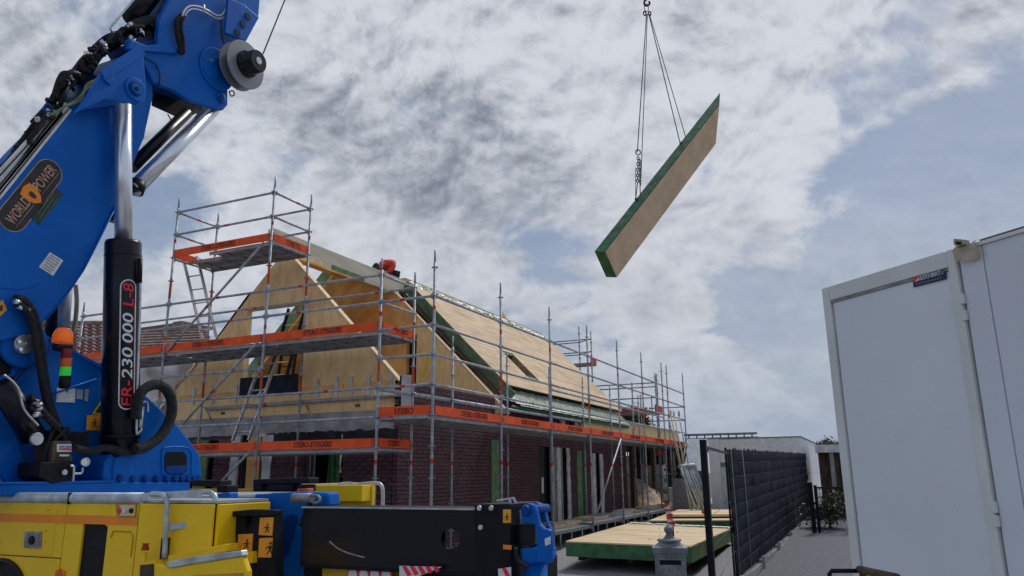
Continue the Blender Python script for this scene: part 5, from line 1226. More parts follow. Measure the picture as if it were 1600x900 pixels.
def dome(z0, z1, w0, w1, n=7):
    q = MB(); b = Vector((mxx, myy, 0)); rings = []
    for k in range(n+1):
        t = k/n; ww = w0+(w1-w0)*(1-(1-t)**1.8); z = z0+(z1-z0)*t**1.0
        rings.append([b+mr*(sx*ww/2)+hd*(sy*ww*.46)+Vector((0, 0, z)) for sx, sy in ((-1, -1), (1, -1), (1, 1), (-1, 1))])
    vs = sum(rings, []); fs = []
    for k in range(n):
        for j in range(4): a = k*4+j; b2 = k*4+(j+1) % 4; fs.append((a, b2, b2+4, a+4))
    fs.append((n*4, n*4+1, n*4+2, n*4+3)); return q.add(vs, fs)
dome(z_e+.012, tpz(845), .255, .17).build('roof', 'mail_grey', mx, .004); dome(tpz(845), tpz(836), .155, .06).build('roof', 'mail_grey', mx, .004)
MB().lathe((mxx, myy, tpz(845)-.004), [(.105, 0), (.105, .012), (.09, .02)], 20).build('moulding', 'mail_grey', mx)
zt0_ = tpz(836); MB().lathe((mxx, myy, zt0_-.01), [(.035, 0), (.022, .015), (.026, .022), (.036, .035), (.042, .052), (.036, .07), (.02, .082), (.010, .088), (.004, .10)], 20).build('finial', 'mail_grey', mx)
MB().lathe(Vector((mxx, myy, tpz(887)))-hd*.119, [(.02, 0), (.012, .008)], 12, axis=-hd).build('keyhole', 'mail_grey', mx)
cz = tpz(897)
MB().lathe(Vector((mxx, myy, cz))-hd*.119+mr*.045, [(.012, 0), (.006, .008)], 12, axis=-hd).build('emblem', 'brass', mx); MB().lathe(Vector((mxx, myy, cz))-hd*.119+mr*.068, [(.010, 0), (.006, .008)], 12, axis=-hd).build('emblem', 'brass', mx)
MB().lathe((mxx, myy, .02), [(.16, 0), (.16, .04), (.07, .10), (.055, .2), (.05, .6), (.07, .72), (.12, .80)], 20).build('pedestal', 'mail_grey', mx)
# red and white wrapped stake
sk = thing('marker_stake', 'short stake wrapped in red and white barrier tape standing behind the letter box', 'stake')
s_d = 12.5
a, b = at(1050, 822, D=s_d), at(1041, 786, D=s_d); base_ = Vector((a.x, a.y, gz(a.x, a.y)))
MB().tube([base_, a, b], .03, 8).build('stake', 'brown_wood', sk); MB().lathe(b, [(.03, 0), (.04, .01), (.04, .04), (.02, .05)], 8).build('stake_cap', 'brown_wood', sk)
q = MB(); nrm = (b-a)
for k in range(9):
    q2 = MB(); p0 = a+nrm*(k/9-.02); p1 = a+nrm*((k+1)/9+.012)
    q2.lathe(p0, [(.058-.002*k+.004*math.sin(k), 0), (.052-.002*k, (p1-p0).length*.5), (.058-.002*k, (p1-p0).length*.92)], 10, axis=nrm+Vector((.12*math.sin(k*2), .1, 0)), sm=False); q2.build('tape_wrap', 'red_cloth' if k in (1, 3, 4, 6, 8) else 'white_cloth', sk)
# ------------------------------------------------------------------ black fence with privacy strips
fn = thing('fence', 'black steel mesh fence with dark privacy strips on a concrete base', 'fence')
def fp(y): t = (y-8.9)/17.6; return -1.775-.32*min(1, max(0, (y-8.9)/3.5))-.04*t
def fzb(y): return .27+.24*max(0, (y-12.4)/14)
def fzt(y): return 2.20+.20*max(0, (y-12.4)/14)
MB().box((fp(8.9)-.035, 8.87, 0), (fp(8.9)+.035, 8.94, 2.21)).build('gate_post', 'black', fn, .004)
MB().bar((fp(8.9), 8.9, 2.13), (fp(12.4), 12.4, 2.13), .03, .03).build('top_rail', 'black', fn)
for z in (.62, 1.0, 1.35): MB().tube([(fp(8.9), 8.9, z), (fp(12.4), 12.4, z+.06)], .003, 4).build('tension_wire', 'wire', fn)
MB().lathe((fp(8.9)-.035, 8.9, 1.42), [(.02, -.03), (.03, 0), (.02, .03)], 8, axis=(1, 0, 0)).build('gate_latch', 'rust_paint', fn)
seg = 2.52; N = 6
for i in range(N):
    y0 = 12.4+i*seg; y1 = y0+seg; x0_, x1_ = fp(y0), fp(y1)
    MB().box((x0_-.045, y0-.02, gz(0, y0)-.05), (x0_-.018, y0+.02, fzt(y0)+.02)).build('post', 'black', fn)
    MB().box((x0_-.02, y0+.032, gz(0, y0)-.05), (x0_+.04, y1-.032, fzb(y0+1)-.03)).build('concrete_plank', 'concrete', fn)
    MB().box((x0_+.045, y0-.05, gz(0, y0)-.05), (x0_+.10, y0+.05, fzb(y0)+.06)).build('concrete_post', 'concrete', fn)
    MB().grid(lambda u, v: (x0_+(x1_-x0_)*u-.012, y0+seg*u, fzb(y0+seg*u)+.01+(fzt(y0+seg*u)-fzb(y0+seg*u)-.02)*v), 8, 2).build('seam_light_block', 'screen', fn)  # added dark sheet, blocks bright background showing through the strip seams
    ns = 9
    for k in range(ns):
        z0, z1 = k/ns, (k+1)/ns-.004; ph = random.uniform(0, 6)
        def sf(u, v, z0=z0, z1=z1, ph=ph):
            y = y0+seg*u; zz = fzb(y)+(fzt(y)-fzb(y))*(z0+(z1-z0)*v)
            bul = .014*math.sin(v*math.pi)+.008*math.sin(u*9+ph)+.006*mnoise.noise(Vector((u*6, k, i)))
            return (x0_+(x1_-x0_)*u+bul, y, zz)
        MB().grid(sf, 14, 4).build('privacy_strip', 'screen', fn)
    q = MB()
    for k in range(ns+1):
        q.tube([(x0_+.026, y0+.03, fzb(y0)+(fzt(y0)-fzb(y0))*k/ns-.002), (x1_+.026, y1-.03, fzb(y1)+(fzt(y1)-fzb(y1))*k/ns-.002)], .0035, 4)
    q.build('mesh_rod', 'rod_wire', fn)['kind'] = 'stuff'
    for u in ((.06, .52) if i == 0 else (.1, .62)):
        y = y0+seg*u; q = MB(); q.tube([(x0_+(x1_-x0_)*u+.030, y, fzb(y)-.02), (x0_+(x1_-x0_)*u+.030+random.uniform(-.004, .01), y+random.uniform(-.03, .03), (fzb(y)+fzt(y))/2), (x0_+(x1_-x0_)*u+.030, y, fzt(y)+.01)], .0042, 4); q.build('tie_wire', 'galv' if i < 1 else 'wire', fn)
    for k in range(4):
        y = y0+seg*random.random(); z = fzt(y)+.004; MB().tube([(x0_+.02, y, z-.03), (x0_+.02, y+.02, z+.02), (x0_+.03, y+.05, z)], .006, 4).build('cable_tie', 'black', fn)
yend = 12.4+N*seg
# low gate at the end
gt = thing('garden_gate', 'low black wire garden gate in front of the leafy shrub', 'gate')
g1_, g2_ = at(1274, 842, Z=.25), at(1330, 842, Z=.25); gh = 1.25
gv = (g2_-g1_)
for k, w_ in ((0, .05), (.14, .035), (1.0, .04)):
    p = g1_+gv*k; MB().box((p.x-w_, p.y-w_, .1), (p.x+w_, p.y+w_, .25+gh+(.08 if k == 0 else 0))).build('gate_post', 'black', gt)
for z in (.32, .25+gh-.05): MB().bar(g1_+gv*.14+Vector((0, 0, z-.25)), g2_+Vector((0, 0, z-.25)), .035, .04).build('gate_rail', 'black', gt)
q = MB()
for k in range(26): p = g1_+gv*(.16+.84*k/26); q.tube([p+Vector((0, 0, .07)), p+Vector((0, 0, gh-.05))], .004, 4)
q.build('gate_mesh', 'black', gt)['kind'] = 'stuff'
for k in (0, .12): p = g1_+gv*k; MB().box((p.x-.06, p.y-.06, .25+gh+(.08 if k == 0 else 0)), (p.x+.06, p.y+.06, .27+gh+(.08 if k == 0 else 0))).build('post_cap', 'galv', gt)
# shrub
def foliage(nm, label, cat, c, r, n, mt, ls=.05, stem=None, grp=None, zs=1.0):
    t = thing(nm, label, cat, group=grp); q = MB(); c = Vector(c)
    cl = [c+Vector((random.gauss(0, .5)*r, random.gauss(0, .5)*r, random.gauss(0, .45)*r*zs)) for _ in range(14)]
    for i in range(n):
        k = random.choice(cl); p = k+Vector((random.gauss(0, 1), random.gauss(0, 1), random.gauss(0, 1)*zs))*r*.24; s = ls*random.uniform(.6, 1.4)
        a = Vector((random.gauss(0, 1), random.gauss(0, 1), random.gauss(0, .6))).normalized(); b = a.cross(Vector((random.random(), random.random(), 1))).normalized()
        q.add([p-a*s, p+b*s*.45, p+a*s, p-b*s*.45], [(0, 1, 2, 3)], random.choice((0, 0, 1)))
    q.build('crown', mt, t)
    if stem: MB().tube([(c.x, c.y, stem), (c.x+.02, c.y, c.z)], [.05*r+.01, .02], 6).build('trunk', 'bark', t)
    return t
pc = at(1296, 790, D=19.5)
foliage('potted_shrub', 'leafy green shrub with pale leaves behind the low black gate', 'shrub', (pc.x-.05, pc.y, .85), .46, 1500, ['leaf', 'leaf_pale'], .05, .2)
# ------------------------------------------------------------------ toilet cabin
tl = thing('toilet_cabin', 'large pale grey panelled toilet cabin filling the right edge', 'cabin')
ca_ = Vector((-.189, 4.731, 0)); cv = Vector((.640, -.602, 0)).normalized(); cn = Vector((-cv.y, cv.x, 0))   # cn points away
if cn.y < 0: cn = -cn
def cpt(x, y, off=0):
    """pixel on the cabin's front plane shifted back by off"""
    c = ca_+cn*off; return at(x, y, n=cn, c=c)
def s_of(x, y, off=0): return (cpt(x, y, off)-ca_).dot(cv)
def cabox(s0, s1, z0, z1, o0, o1, nm, mt, bevel=.004, par=tl): return MB().obox(ca_+cv*s0+cn*o0+Vector((0, 0, z0)), cv*(s1-s0), cn*(o1-o0), Vector((0, 0, z1-z0))).build(nm, mt, par, bevel)
s_t0, s_t1 = s_of(1494, 395), s_of(1531, 390); zt_a, zt_b = cpt(1512, 408).z, cpt(1512, 380).z
s1_ = s_of(1492, 400); ZT = 2.90; zbt = .35
cabox(0, s1_, zbt, ZT-.001, .03, 2.2, 'cabin_body', 'toilet_side')
fw_ = .055
cabox(.0, fw_, zbt, ZT, 0, .029, 'corner_post', 'toilet_frame', .006)
s_l = s_of(1481, 415); PW = s1_-s_l
cabox(fw_+.001, s_l-.001, ZT-.085, ZT, 0, .029, 'head_rail', 'toilet_frame', .006)
cabox(s_l, s1_, zbt, ZT, -.004, .029, 'corner_post', 'toilet_frame', .006)
cabox(fw_+.012, s_l-.008, zbt, ZT-.10, .012, .029, 'wall_panel', 'toilet_panel', .003)
cabox(fw_+.003, s_l-.003, ZT-.099, ZT-.088, .004, .02, 'drip_edge', 'steel_dull', 0)
# second cabin wing
s2_ = s1_+.012; Z2 = 2.955
cabox(s2_, s2_+2.2, zbt, Z2-.06, .035, 2.3, 'cabin_wing', 'toilet_side')
cabox(s2_, s2_+.115, zbt, Z2-.075, .012, .034, 'cover_strip', 'toilet_side', .003)
cabox(s2_+.118, s2_+2.2, zbt, Z2-.075, .018, .034, 'wall_panel', 'toilet_side', .003)
zr0, zr1 = cpt(1540, 391, .02).z, cpt(1540, 372, .02).z
cabox(s_t1-.01, s2_+2.2, Z2-.048, zr1, .010, .10, 'roof_rail', 'toilet_frame', .015)
cabox(s_t1-.01, s2_+2.2, Z2-.057, Z2-.049, .022, .10, 'seam_and_shadow', 'mail_grey', .0)  # dark grey strip paints the thin shadow below the roof rail
cabox(s2_+.07, s2_+2.2, Z2-.074, Z2-.058, .004, .034, 'seam_and_shadow', 'toilet_frame', 0)
for z in (2.62, 2.54, 1.66, 1.60): cabox(s1_-.006, s1_+.016, z, z+.05, -.012, .01, 'hinge', 'toilet_frame', .004)
# brown tape over the joint
q = MB(); q.grid(lambda u, v: ca_+cv*(s_t0+(s_t1-s_t0)*u+.006*math.sin(v*6))+cn*(-.014-.006*math.sin(u*5+v*3)+.05*max(0, v-.75))+Vector((0, 0, zt_a+(zt_b-zt_a)*v+.006*math.sin(u*7))), 10, 8); q.build('packing_tape', 'tape', tl)
MB().prism([cpt(*p, -.02) for p in ((1490, 373), (1502, 374), (1505, 381), (1496, 386), (1490, 382))], cn*.05).build('tape_fold', 'tape', tl)
MB().prism([cpt(*p, -.024) for p in ((1493, 377), (1501, 378), (1501, 382), (1494, 382))], cn*.003).build('tape_opening', 'black', tl)
def cabq(p0, p1, p2, off): a, b, c = cpt(*p0, off), cpt(*p1, off), cpt(*p2, off); return a, b-a, c-a
o0, ux, uy = cabq((1428, 449), (1479.5, 436), (1426.5, 431), .008)
lg = MB().obox(o0, ux, uy, -cn*.004).build('sign', 'logo_navy', tl)
f_ = -cn*.005
lettering('LOO-MAT', o0+ux*.26+uy*.42+f_, ux*.60, uy*.40, 'sticker', lg); lettering('RENTAL', o0+ux*.25+uy*.12+f_, ux*.62, uy*.18, 'toilet_side', lg) if False else None
for k in range(11):
    a = o0+ux*(.10+k*.072)+uy*.13+f_; MB().obox(a, ux*.045, uy*.12, -cn*.0008).build('small_print', 'mail_grey', lg)
lettering('bv', o0+ux*.88+uy*.48+f_, ux*.07, uy*.12, 'sticker', lg)
MB().prism([o0+ux*a+uy*b+f_ for a, b in ((.03, .35), (.22, .42), (.22, .86), (.16, .9), (.03, .6))], -cn*.0008).build('logo_mark', 'red_letter', lg); MB().prism([o0+ux*a+uy*b+f_*1.3 for a, b in ((.07, .40), (.22, .47), (.22, .72))], -cn*.0008).build('logo_mark', 'sticker', lg)
cabox(.1, 2.8, .12, .345, .1, 1.9, 'chassis', 'black')
# hoop and round rail in the bottom right corner
hp = thing('hoop_barrier', 'black tube hoop with a weathered round wooden rail at the bottom right corner', 'barrier')
hy = 3.3
pts = [at(x, y, D=hy) for x, y in ((1296, 925), (1296, 897), (1299, 892), (1345, 892))]
MB().tube([Vector((pts[0].x, pts[0].y, .0))]+pts, .0095, 8).build('hoop', 'black', hp)
MB().tube([at(1343, 890, D=3.3), at(1402, 903, D=3.0)], .017, 18).build('rail', 'brown_wood', hp)
MB().tube([at(1348, 893, D=3.3), Vector((at(1348, 893, D=3.3).x, at(1348, 893, D=3.3).y, 0))], .015, 14).build('post', 'brown_wood', hp)
c = at(1399, 905, D=3.0); MB().tube([c, Vector((c.x, c.y, 0))], .015, 14).build('post', 'brown_wood', hp)
# ------------------------------------------------------------------ background
gg = thing('white_brick_garage', 'low white brick outbuilding with a flat roof behind the black fence', 'outbuilding')
GX0, GX1, GY = -5.15, -2.2, 26.8
MB().box((GX0, GY, .2), (GX1, GY+9, 2.93)).build('wall', 'white_brick', gg)
for r in range(11):
    z = 2.90-.10*r
    MB().box((GX0-.004, GY-.006, z-.09), (GX1+.006, GY+9, z)).build('brick_course', 'white_brick', gg)
MB().box((GX0-.03, GY-.03, 2.935), (GX1+.03, GY+9, 2.965)).build('roof_edge', 'mail_grey', gg)
MB().box((GX0, GY-.12, .3), (GX0+.35, GY-.01, 2.93)).build('wall_pier', 'white_paint', gg)
p = at(1112, 705, Y=GY-.02); MB().box((p.x-.0, GY-.04, 2.0), (p.x+1.35, GY-.012, 2.16)).build('lintel', 'mail_grey', gg)
MB().box((p.x+.05, GY-.05, .3), (p.x+1.3, GY-.02, 2.0)).build('blind', 'roof_sheet', gg)
cp = thing('lean_to', 'white corrugated lean-to with a dark roof edge between the scaffold and the white outbuilding', 'lean-to')
b0_, b1_ = at(1070, 680, D=27.5), at(1181, 677, D=27.5)
MB().bar(b0_, b1_, .3, .07).build('roof_edge', 'mail_grey', cp); MB().bar(b0_+Vector((0, .3, -.12)), b1_+Vector((0, .3, -.12)), .3, .04).build('roof_edge', 'roof_sheet', cp)
for k in range(9): p = b0_.lerp(b1_, (k+.5)/9); MB().box((p.x-.02, p.y-.02, p.z-.28), (p.x+.02, p.y+.02, p.z-.03)).build('bracket', 'mail_grey', cp)
for k in range(10):
    x = 1074+k*2.6; a = at(x+5, 686, D=27.0); b = at(x-1+k*.2, 736, D=25.6); MB().bar(a, b, .17, .03).build('roof_sheet', 'roof_sheet' if k % 2 else 'galv', cp)
MB().box((at(1074, 740, D=27).x, 25.6, .3), (at(1100, 740, D=27).x, 25.8, 1.65)).build('wall', 'mail_grey', cp)
sd_ = thing('dark_shed', 'open dark shed behind the sand heap seen through the scaffold', 'shed')
q0, q1 = at(1020, 700, D=33), at(1068, 700, D=33)
MB().box((q0.x-1.2, q0.y+.4, .3), (q1.x+.3, q0.y+4, 2.9)).build('opening', 'interior', sd_); MB().box((q0.x-1.4, q0.y, 2.75), (q1.x+.4, q0.y+4.2, 3.05)).build('roof', 'brown_wood', sd_)
for k in (.0, .35, .7, 1.0): p = q0.lerp(q1, k); MB().box((p.x-.05, q0.y+.2, .3), (p.x+.05, q0.y+.3, 2.75)).build('post', 'grey_wood', sd_)
MB().box((q0.x-3.2, q0.y+1, .3), (q0.x-1.25, q0.y+1.1, 2.4)).build('side_wall', 'leaf_pale', sd_) if False else MB().box((q0.x-3.2, q0.y+1, .3), (q0.x-1.25, q0.y+1.1, 2.6)).build('side_wall', 'plaster_grey', sd_)
p = at(1025, 708, D=32); MB().box((p.x-.0, p.y, p.z-.1), (p.x+.35, p.y+.05, p.z+.15)).build('red_board', 'red_cloth', sd_)
hp2 = at(994, 765, D=29.5)
def heap(u, v):
    a = u*2*math.pi; r = v*2.0; x = hp2.x-.35+r*math.cos(a); y = hp2.y+r*math.sin(a)*1.2; z = .35+1.55*max(0, (1-v))**.9+.16*mnoise.noise(Vector((x*3, y*3, 3)))*(1-v*.4)+.05*mnoise.noise(Vector((x*11, y*11, 3)))
    return (x, y, z)
o = MB().grid(heap, 60, 26).build('sand_heap', 'sand'); tag(o, 'heap of pale brown sand behind the far corner of the brick wall', 'sand heap')
bbp = at(1022, 745, D=31)
def bagf(u, v):
    a = u*2*math.pi; k = .42*(1+.10*math.sin(v*math.pi)+.03*math.sin(a*7+v*5)); cxx = max(-1, min(1, 1.35*math.cos(a))); syy = max(-1, min(1, 1.35*math.sin(a)))
    return (bbp.x+k*cxx, bbp.y+k*syy, 1.0+1.15*v+.03*math.sin(a*5)*(v > .9))
bg_ = thing('bulk_bag', 'grey woven bulk bag standing behind the sand heap', 'bulk bag'); MB().grid(bagf, 40, 14).build('bag', 'bag', bg_)
MB().box((bbp.x-.4, bbp.y-.4, 1.0), (bbp.x+.4, bbp.y+.4, 2.05)).build('filling', 'bag', bg_); MB().box((bbp.x-.5, bbp.y-.5, .4), (bbp.x+.5, bbp.y+.5, .99)).build('pallet', 'grey_wood', bg_)
p = at(1050, 771, D=29); o = MB().box((p.x-.18, p.y, .42), (p.x+.18, p.y+.2, p.z+.22)).build('white_crate', 'white_cloth', None, .02); tag(o, 'small white crate on the grass behind the scaffold', 'crate')
foliage('bush', 'small dark bush on the grass beside the white crate', 'bush', tuple(at(1064, 760, D=29.5)), .45, 700, ['leaf', 'bark'], .07, .4)
foliage('tree', 'dark green tree top showing over the board parapet behind the scaffold', 'tree', tuple(at(978, 655, D=50)), .95, 1600, ['leaf', 'leaf'], .14, .3)
foliage('tree', 'slimmer tree top right of the other one over the board parapet', 'tree', tuple(at(1000, 655, D=52)), .8, 1000, ['leaf', 'leaf'], .14, .3)
foliage('tree', 'low distant greenery on the skyline just left of the grey cabin', 'tree', tuple(at(1290, 703, D=60)), .8, 1400, ['leaf', 'leaf_pale'], .12, .3)
# bundle of galvanised frames leaning
fb = thing('frame_bundle', 'bundle of galvanised scaffold frames leaning upright by the white outbuilding', 'scaffold frames')
for k in range(10):
    a = at(1062+k*2.2, 728-(k % 3), D=22.5+.05*k); b = at(1081+k*3.2, 797, D=22.2+.06*k)
    b = b+RT*random.uniform(-.12, .25); MB().tube([a, b], .026, 8).build('frame_tube', 'galv', fb); c9 = a+RT*random.uniform(.03, .12)+fwd*.1; MB().bar(c9, b+RT*.12+fwd*.1, .05, .02).build('frame_tube', 'galv', fb)
MB().tube([at(1061, 729, D=22.5), at(1084, 727, D=22.9)], .06, 8).build('frame_head', 'galv', fb)
lp = thing('loose_poles', 'pale poles leaning against the scaffold end above the frame bundle', 'poles')
for (xa_, ya_, xb_, yb_, mt) in ((1048, 648, 1064, 728, 'board_edge'), (1053, 650, 1070, 728, 'board_edge'), (1061, 650, 1076, 728, 'steel'), (1045, 653, 1062, 728, 'steel'), (1072, 690, 1066, 728, 'steel')):
    a, b = at(xa_, ya_, D=23.4), at(xb_, yb_, D=22.7); q = MB().tube([a, b+(b-a)*.2], .018, 6); q.lathe(a, [(.03, 0), (.03, .1), (.02, .16)], 6); q.build('pole', mt, lp)
# hut at the right
ht = thing('wooden_hut', 'small dark timber hut with a grey fascia at the end of the path', 'hut')
h0, h1 = at(1277, 700, D=24.5), at(1325, 700, D=24.5)
MB().box((h0.x, h0.y, .3), (h1.x, h0.y+3, 2.45)).build('wall', 'brown_wood', ht)
MB().box((h0.x-.05, h0.y-.35, 2.42), (h1.x+.4, h0.y+3.2, 2.66)).build('fascia', 'plaster', ht)
for k in range(8): x = h0.x+(h1.x-h0.x)*k/8; MB().box((x+.006, h0.y-.02, .3), (x+(h1.x-h0.x)/8-.006, h0.y-.001, 2.42)).build('wall_board', 'brown_wood', ht)
MB().box((h0.x+.35, h0.y-.28, .3), (h0.x+.47, h0.y-.16, 2.42)).build('post', 'grey_wood', ht); MB().box((h0.x+.6, h0.y-.03, .35), (h1.x-.1, h0.y-.021, 2.2)).build('doorway', 'interior', ht)
q = MB()
for i in range(500): x = random.uniform(h0.x-.05, h1.x+.3); y = h0.y+random.uniform(0, 2.5); z = 2.66; q.add([(x-.012, y, z), (x+.012, y, z), (x+random.uniform(-.03, .03), y, z+random.uniform(.06, .2))], [(0, 1, 2)])
q.build('reed_fringe', 'reed', ht)['kind'] = 'stuff'
# neighbour houses on the left
nh = thing('tiled_house', 'neighbouring house with a tiled roof seen left of the black crane cylinder', 'house')
e0 = at(100, 560, D=23); 
rx0 = at(105, 556, D=22); rx1 = at(186, 556, D=22); up_ = (at(150, 478, D=24)-at(150, 556, D=22)).normalized(); al = (rx1-rx0).normalized(); nr = al.cross(up_).normalized()
if nr.dot(-fwd) < 0: nr = -nr
L_ = 1.66; 
MB().obox(rx0-al*2-nr*.1, al*3.3, up_*L_, nr*.06).build('roof_deck', 'tile_grey', nh)
# s shaped tiles sharing one mesh
tw, th_ = .235, .175
q = MB(); q.grid(lambda u, v: al*(tw*1.06*u)+up_*(th_*1.25*v)+nr*(.038*math.sin(u*2*math.pi)+.055*(1-v)), 8, 2); q.grid(lambda u, v: al*(tw*1.06*u)+nr*(.038*math.sin(u*2*math.pi)+.055-.05*v), 8, 1)
tm = q.mesh('roof_tile', 'tile'); q = None
nt_ = 0
for r in range(9):
    for c in range(-2, 7):
        p = rx0+al*(c*tw-(r % 2)*0)+up_*(r*th_); o = link(tm, 'roof_tile', nh, p); nt_ += 1
MB().tube([rx0+up_*(L_+.02)-al*2, rx0+up_*(L_+.02)+al*1.4], .09, 10).build('ridge_tile', 'tile_grey', nh)
MB().box((rx0.x-2, rx0.y, -.2), (rx1.x+.4, rx0.y+1.5, rx0.z)).build('wall', 'tile_grey', nh)
n2 = thing('low_house', 'brown roofed house with a low chimney behind the gable scaffold', 'house')
r0, r1 = at(196, 556, D=27), at(330, 549, D=27); t0_, t1_ = at(205, 516, D=29), at(326, 512, D=29); tm0 = at(276, 508, D=29)
al2 = (r1-r0); 
for k in range(9):
    a0 = r0.lerp(t0_, k/9); a1 = r0.lerp(t0_, (k+1)/9); b0 = r1.lerp(t1_, k/9); b1 = r1.lerp(t1_, (k+1)/9); nn2 = Vector((0, -.02, .05))
    MB().add([a0+nn2, b0+nn2, b1, a1, a0, b0], [(0, 1, 2, 3), (4, 5, 1, 0)]).build('tile_course', 'tile_grey', n2)
MB().add([r0, r1, Vector((r1.x, r1.y, 0)), Vector((r0.x, r0.y, 0))], [(3, 2, 1, 0)]).build('wall', 'tile_grey', n2)
MB().prism([t0_, t1_, t1_+Vector((0, 0, .06)), tm0+Vector((0, 0, .10)), t0_+Vector((0, 0, .05))], (0, .2, 0)).build('ridge', 'tile_grey', n2)
c = at(277, 507, D=28.8); MB().box((c.x-.25, c.y, c.z-.3), (c.x+.25, c.y+.4, c.z+.12)).build('chimney', 'tile_grey', n2)
# level leaning in the doorway
lv = MB(); lv.bar(at(668, 557, Y=15.9), at(661, 589, Y=15.9), .025, .065, side=(0, 1, 0)); o = lv.build('spirit_level', 'level_yellow'); tag(o, 'yellow spirit level leaning against the cross wall beside the dark doorway', 'spirit level')
# ------------------------------------------------------------------ worker kneeling behind the ridge beam
pr = thing('person', 'person in an orange red jacket and dark cap bending over the ridge beam', 'person')
def skinned(nm, verts, edges, radii, mt, sub=2, parent=pr, root=0):
    me = bpy.data.meshes.new(nm); me.from_pydata([tuple(v) for v in verts], edges, []); me.materials.append(M[mt])
    o = bpy.data.objects.new(nm, me); COL.objects.link(o); o.parent = parent
    md = o.modifiers.new('skin', 'SKIN'); md.use_smooth_shade = True
    if not me.skin_vertices: 
        bpy.context.view_layer.objects.active = o
    for i, r in enumerate(radii): me.skin_vertices[0].data[i].radius = (r, r) if not isinstance(r, tuple) else r
    me.skin_vertices[0].data[root].use_root = True
    s = o.modifiers.new('sub', 'SUBSURF'); s.levels = sub; s.render_levels = sub
    return o
XP = -11.16
def pt(x, y, dx=0): return at(x, y, X=XP+dx)
hip = pt(617, 428); waist = pt(613, 418); chest = pt(604, 412); neck = pt(597, 413)
hv = (neck-hip).normalized(); lat = Vector((1, 0, 0))
shL, shR = chest+lat*-.19+Vector((0, .05, 0)), chest+lat*.17+Vector((0, .05, -.02))
handR = Vector((-11.0, pt(596, 430).y, 6.96)); elR = shR.lerp(handR, .5)+Vector((.03, .12, .04)); handL = Vector((-11.14, handR.y-.15, 6.95)); elL = shL.lerp(handL, .5)+Vector((-.08, .1, .02))
kneeR = Vector((-11.36, hip.y-.30, 6.72)); footR = kneeR+Vector((-.16, .34, -.17)); kneeL = Vector((-11.58, hip.y-.22, 6.52)); footL = kneeL+Vector((-.16, .34, -.17))
hR, hL = hip+Vector((-.04, 0, -.06)), hip+Vector((-.24, 0, -.06))
hm = hip+Vector((-.14, 0, -.03)); wm = waist+Vector((-.12, 0, -.02)); cmid = chest+Vector((-.02, .03, -.03))
V_ = [hm, wm, cmid, neck+Vector((0, .0, -.01)), shL, elL, handL.lerp(elL, .12), shR, elR, handR.lerp(elR, .12), hR, kneeR, footR, hL, kneeL, footL]
E_ = [(0, 1), (1, 2), (2, 3), (2, 4), (4, 5), (5, 6), (2, 7), (7, 8), (8, 9), (0, 10), (10, 11), (11, 12), (0, 13), (13, 14), (14, 15)]
skinned('body', V_, E_, [.12, .10, .09, .05, .06, .045, .036, .06, .045, .036, .10, .06, .040, .10, .06, .040], 'jacket')
skinned('trousers', [hm+Vector((0, .02, -.01)), hR, kneeR, footR, hL, kneeL, footL], [(0, 1), (1, 2), (2, 3), (0, 4), (4, 5), (5, 6)], [.165, .125, .08, .055, .125, .08, .055], 'trousers')
V2 = [wm+hv*-.04, wm.lerp(cmid, .45)+Vector((0, 0, .06)), cmid+Vector((0, 0, .03)), neck.lerp(cmid, .35), shL, elL, handL.lerp(elL, .2), shR, elR, handR.lerp(elR, .2)]
skinned('jacket', V2, [(0, 1), (1, 2), (2, 3), (2, 4), (4, 5), (5, 6), (2, 7), (7, 8), (8, 9)], [.16, .19, .175, .10, .105, .075, .055, .105, .075, .055], 'jacket')
hc = pt(588, 417)
hd2 = (hc-neck).normalized()
q = MB(); q.lathe(hc-hd2*.02-Vector((0, 0, .10)), [(.03, 0), (.062, .02), (.078, .06), (.085, .11), (.083, .15), (.06, .19), (.02, .21)], 18); hdm = q.build('head', 'skin', pr)
q = MB(); q.lathe(hc+Vector((0, 0, -.02)), [(.091, 0), (.093, .03), (.085, .07), (.06, .10), (.02, .115)], 18); q.prism([hc+Vector((.07*math.cos(a), -.07-.075*math.sin(a), -.015)) for a in [math.pi*k/8 for k in range(9)]], (0, 0, .012)); q.build('cap', 'cap', pr)
MB().lathe(hc+Vector((0, .03, -.075)), [(.07, 0), (.088, .03), (.088, .06)], 16).build('hair', 'hair', hdm)
MB().lathe(hc+Vector((0, -.088, -.045)), [(.012, 0), (.014, .015), (.006, .04)], 8).build('nose', 'skin', hdm)
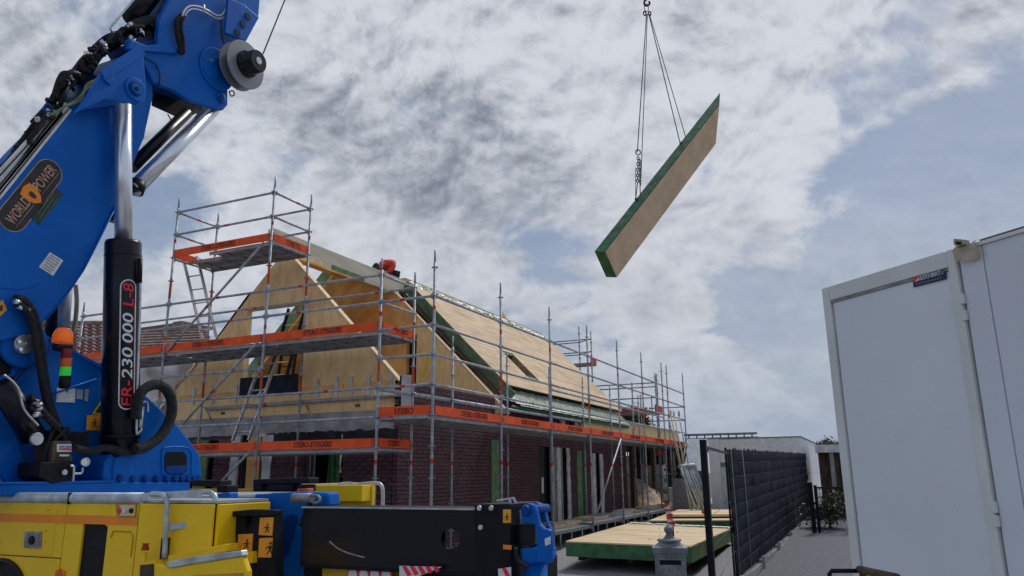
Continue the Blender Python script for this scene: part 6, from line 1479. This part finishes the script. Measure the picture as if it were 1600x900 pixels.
for s in (-1, 1):
    MB().lathe(hc+Vector((s*.03, -.078, -.012)), [(.007, 0), (.007, .008)], 8).build('eye', 'black', hdm); MB().lathe(hc+Vector((s*.085, .01, -.045)), [(.01, -.0), (.018, .02), (.01, .05)], 8).build('ear', 'skin', hdm)
MB().box(tuple(hc+Vector((-.022, -.086, -.068))), tuple(hc+Vector((.022, -.075, -.062)))).build('mouth', 'red_cloth', hdm)
for hnd, el_, sx in ((handL, elL, -1), (handR, elR, 1)):
    d_ = Vector((0, -1, 0)); sd2 = Vector((1, 0, 0))
    vs = [hnd-d_*.03, hnd+d_*.03, hnd+d_*.055]; ed = [(0, 1), (1, 2)]; rad = [.026, .034, .028]
    for k in range(4):
        b = len(vs); o_ = sd2*((k-1.5)*.021); ln = (.07, .08, .075, .058)[k]; vs += [hnd+d_*.06+o_, hnd+d_*(.06+ln*.55)+o_+Vector((0, 0, .004)), hnd+d_*(.06+ln)+o_+Vector((0, 0, -.014))]; ed += [(2, b), (b, b+1), (b+1, b+2)]; rad += [.0095, .0088, .007]
    b = len(vs); vs += [hnd+d_*.01-sd2*sx*.04, hnd+d_*.05-sd2*sx*.062]; ed += [(0, b), (b, b+1)]; rad += [.012, .009]
    skinned('hand', vs, ed, rad, 'skin', 1)
for kf in (footR, footL): MB().obox(kf+Vector((-.045, -.02, -.05)), (.09, 0, 0), (0, .12, -.02), (0, .03, .16)).build('shoe', 'black', pr, .02)
# ------------------------------------------------------------------ empties to the base of their things
bpy.context.view_layer.update()
for o in list(SC.objects):
    if o.type == 'EMPTY' and o.parent is None:
        lo = Vector((1e9,)*3); hi = Vector((-1e9,)*3)
        for c in o.children_recursive:
            if c.type == 'MESH' and len(c.data.vertices):
                for k in c.bound_box:
                    w_ = c.matrix_world@Vector(k)
                    for i in range(3): lo[i] = min(lo[i], w_[i]); hi[i] = max(hi[i], w_[i])
        b = Vector(((lo.x+hi.x)/2, (lo.y+hi.y)/2, lo.z)); del o['base']
        o.location = b
        for c in o.children: c.matrix_parent_inverse = Matrix.Translation(-b)
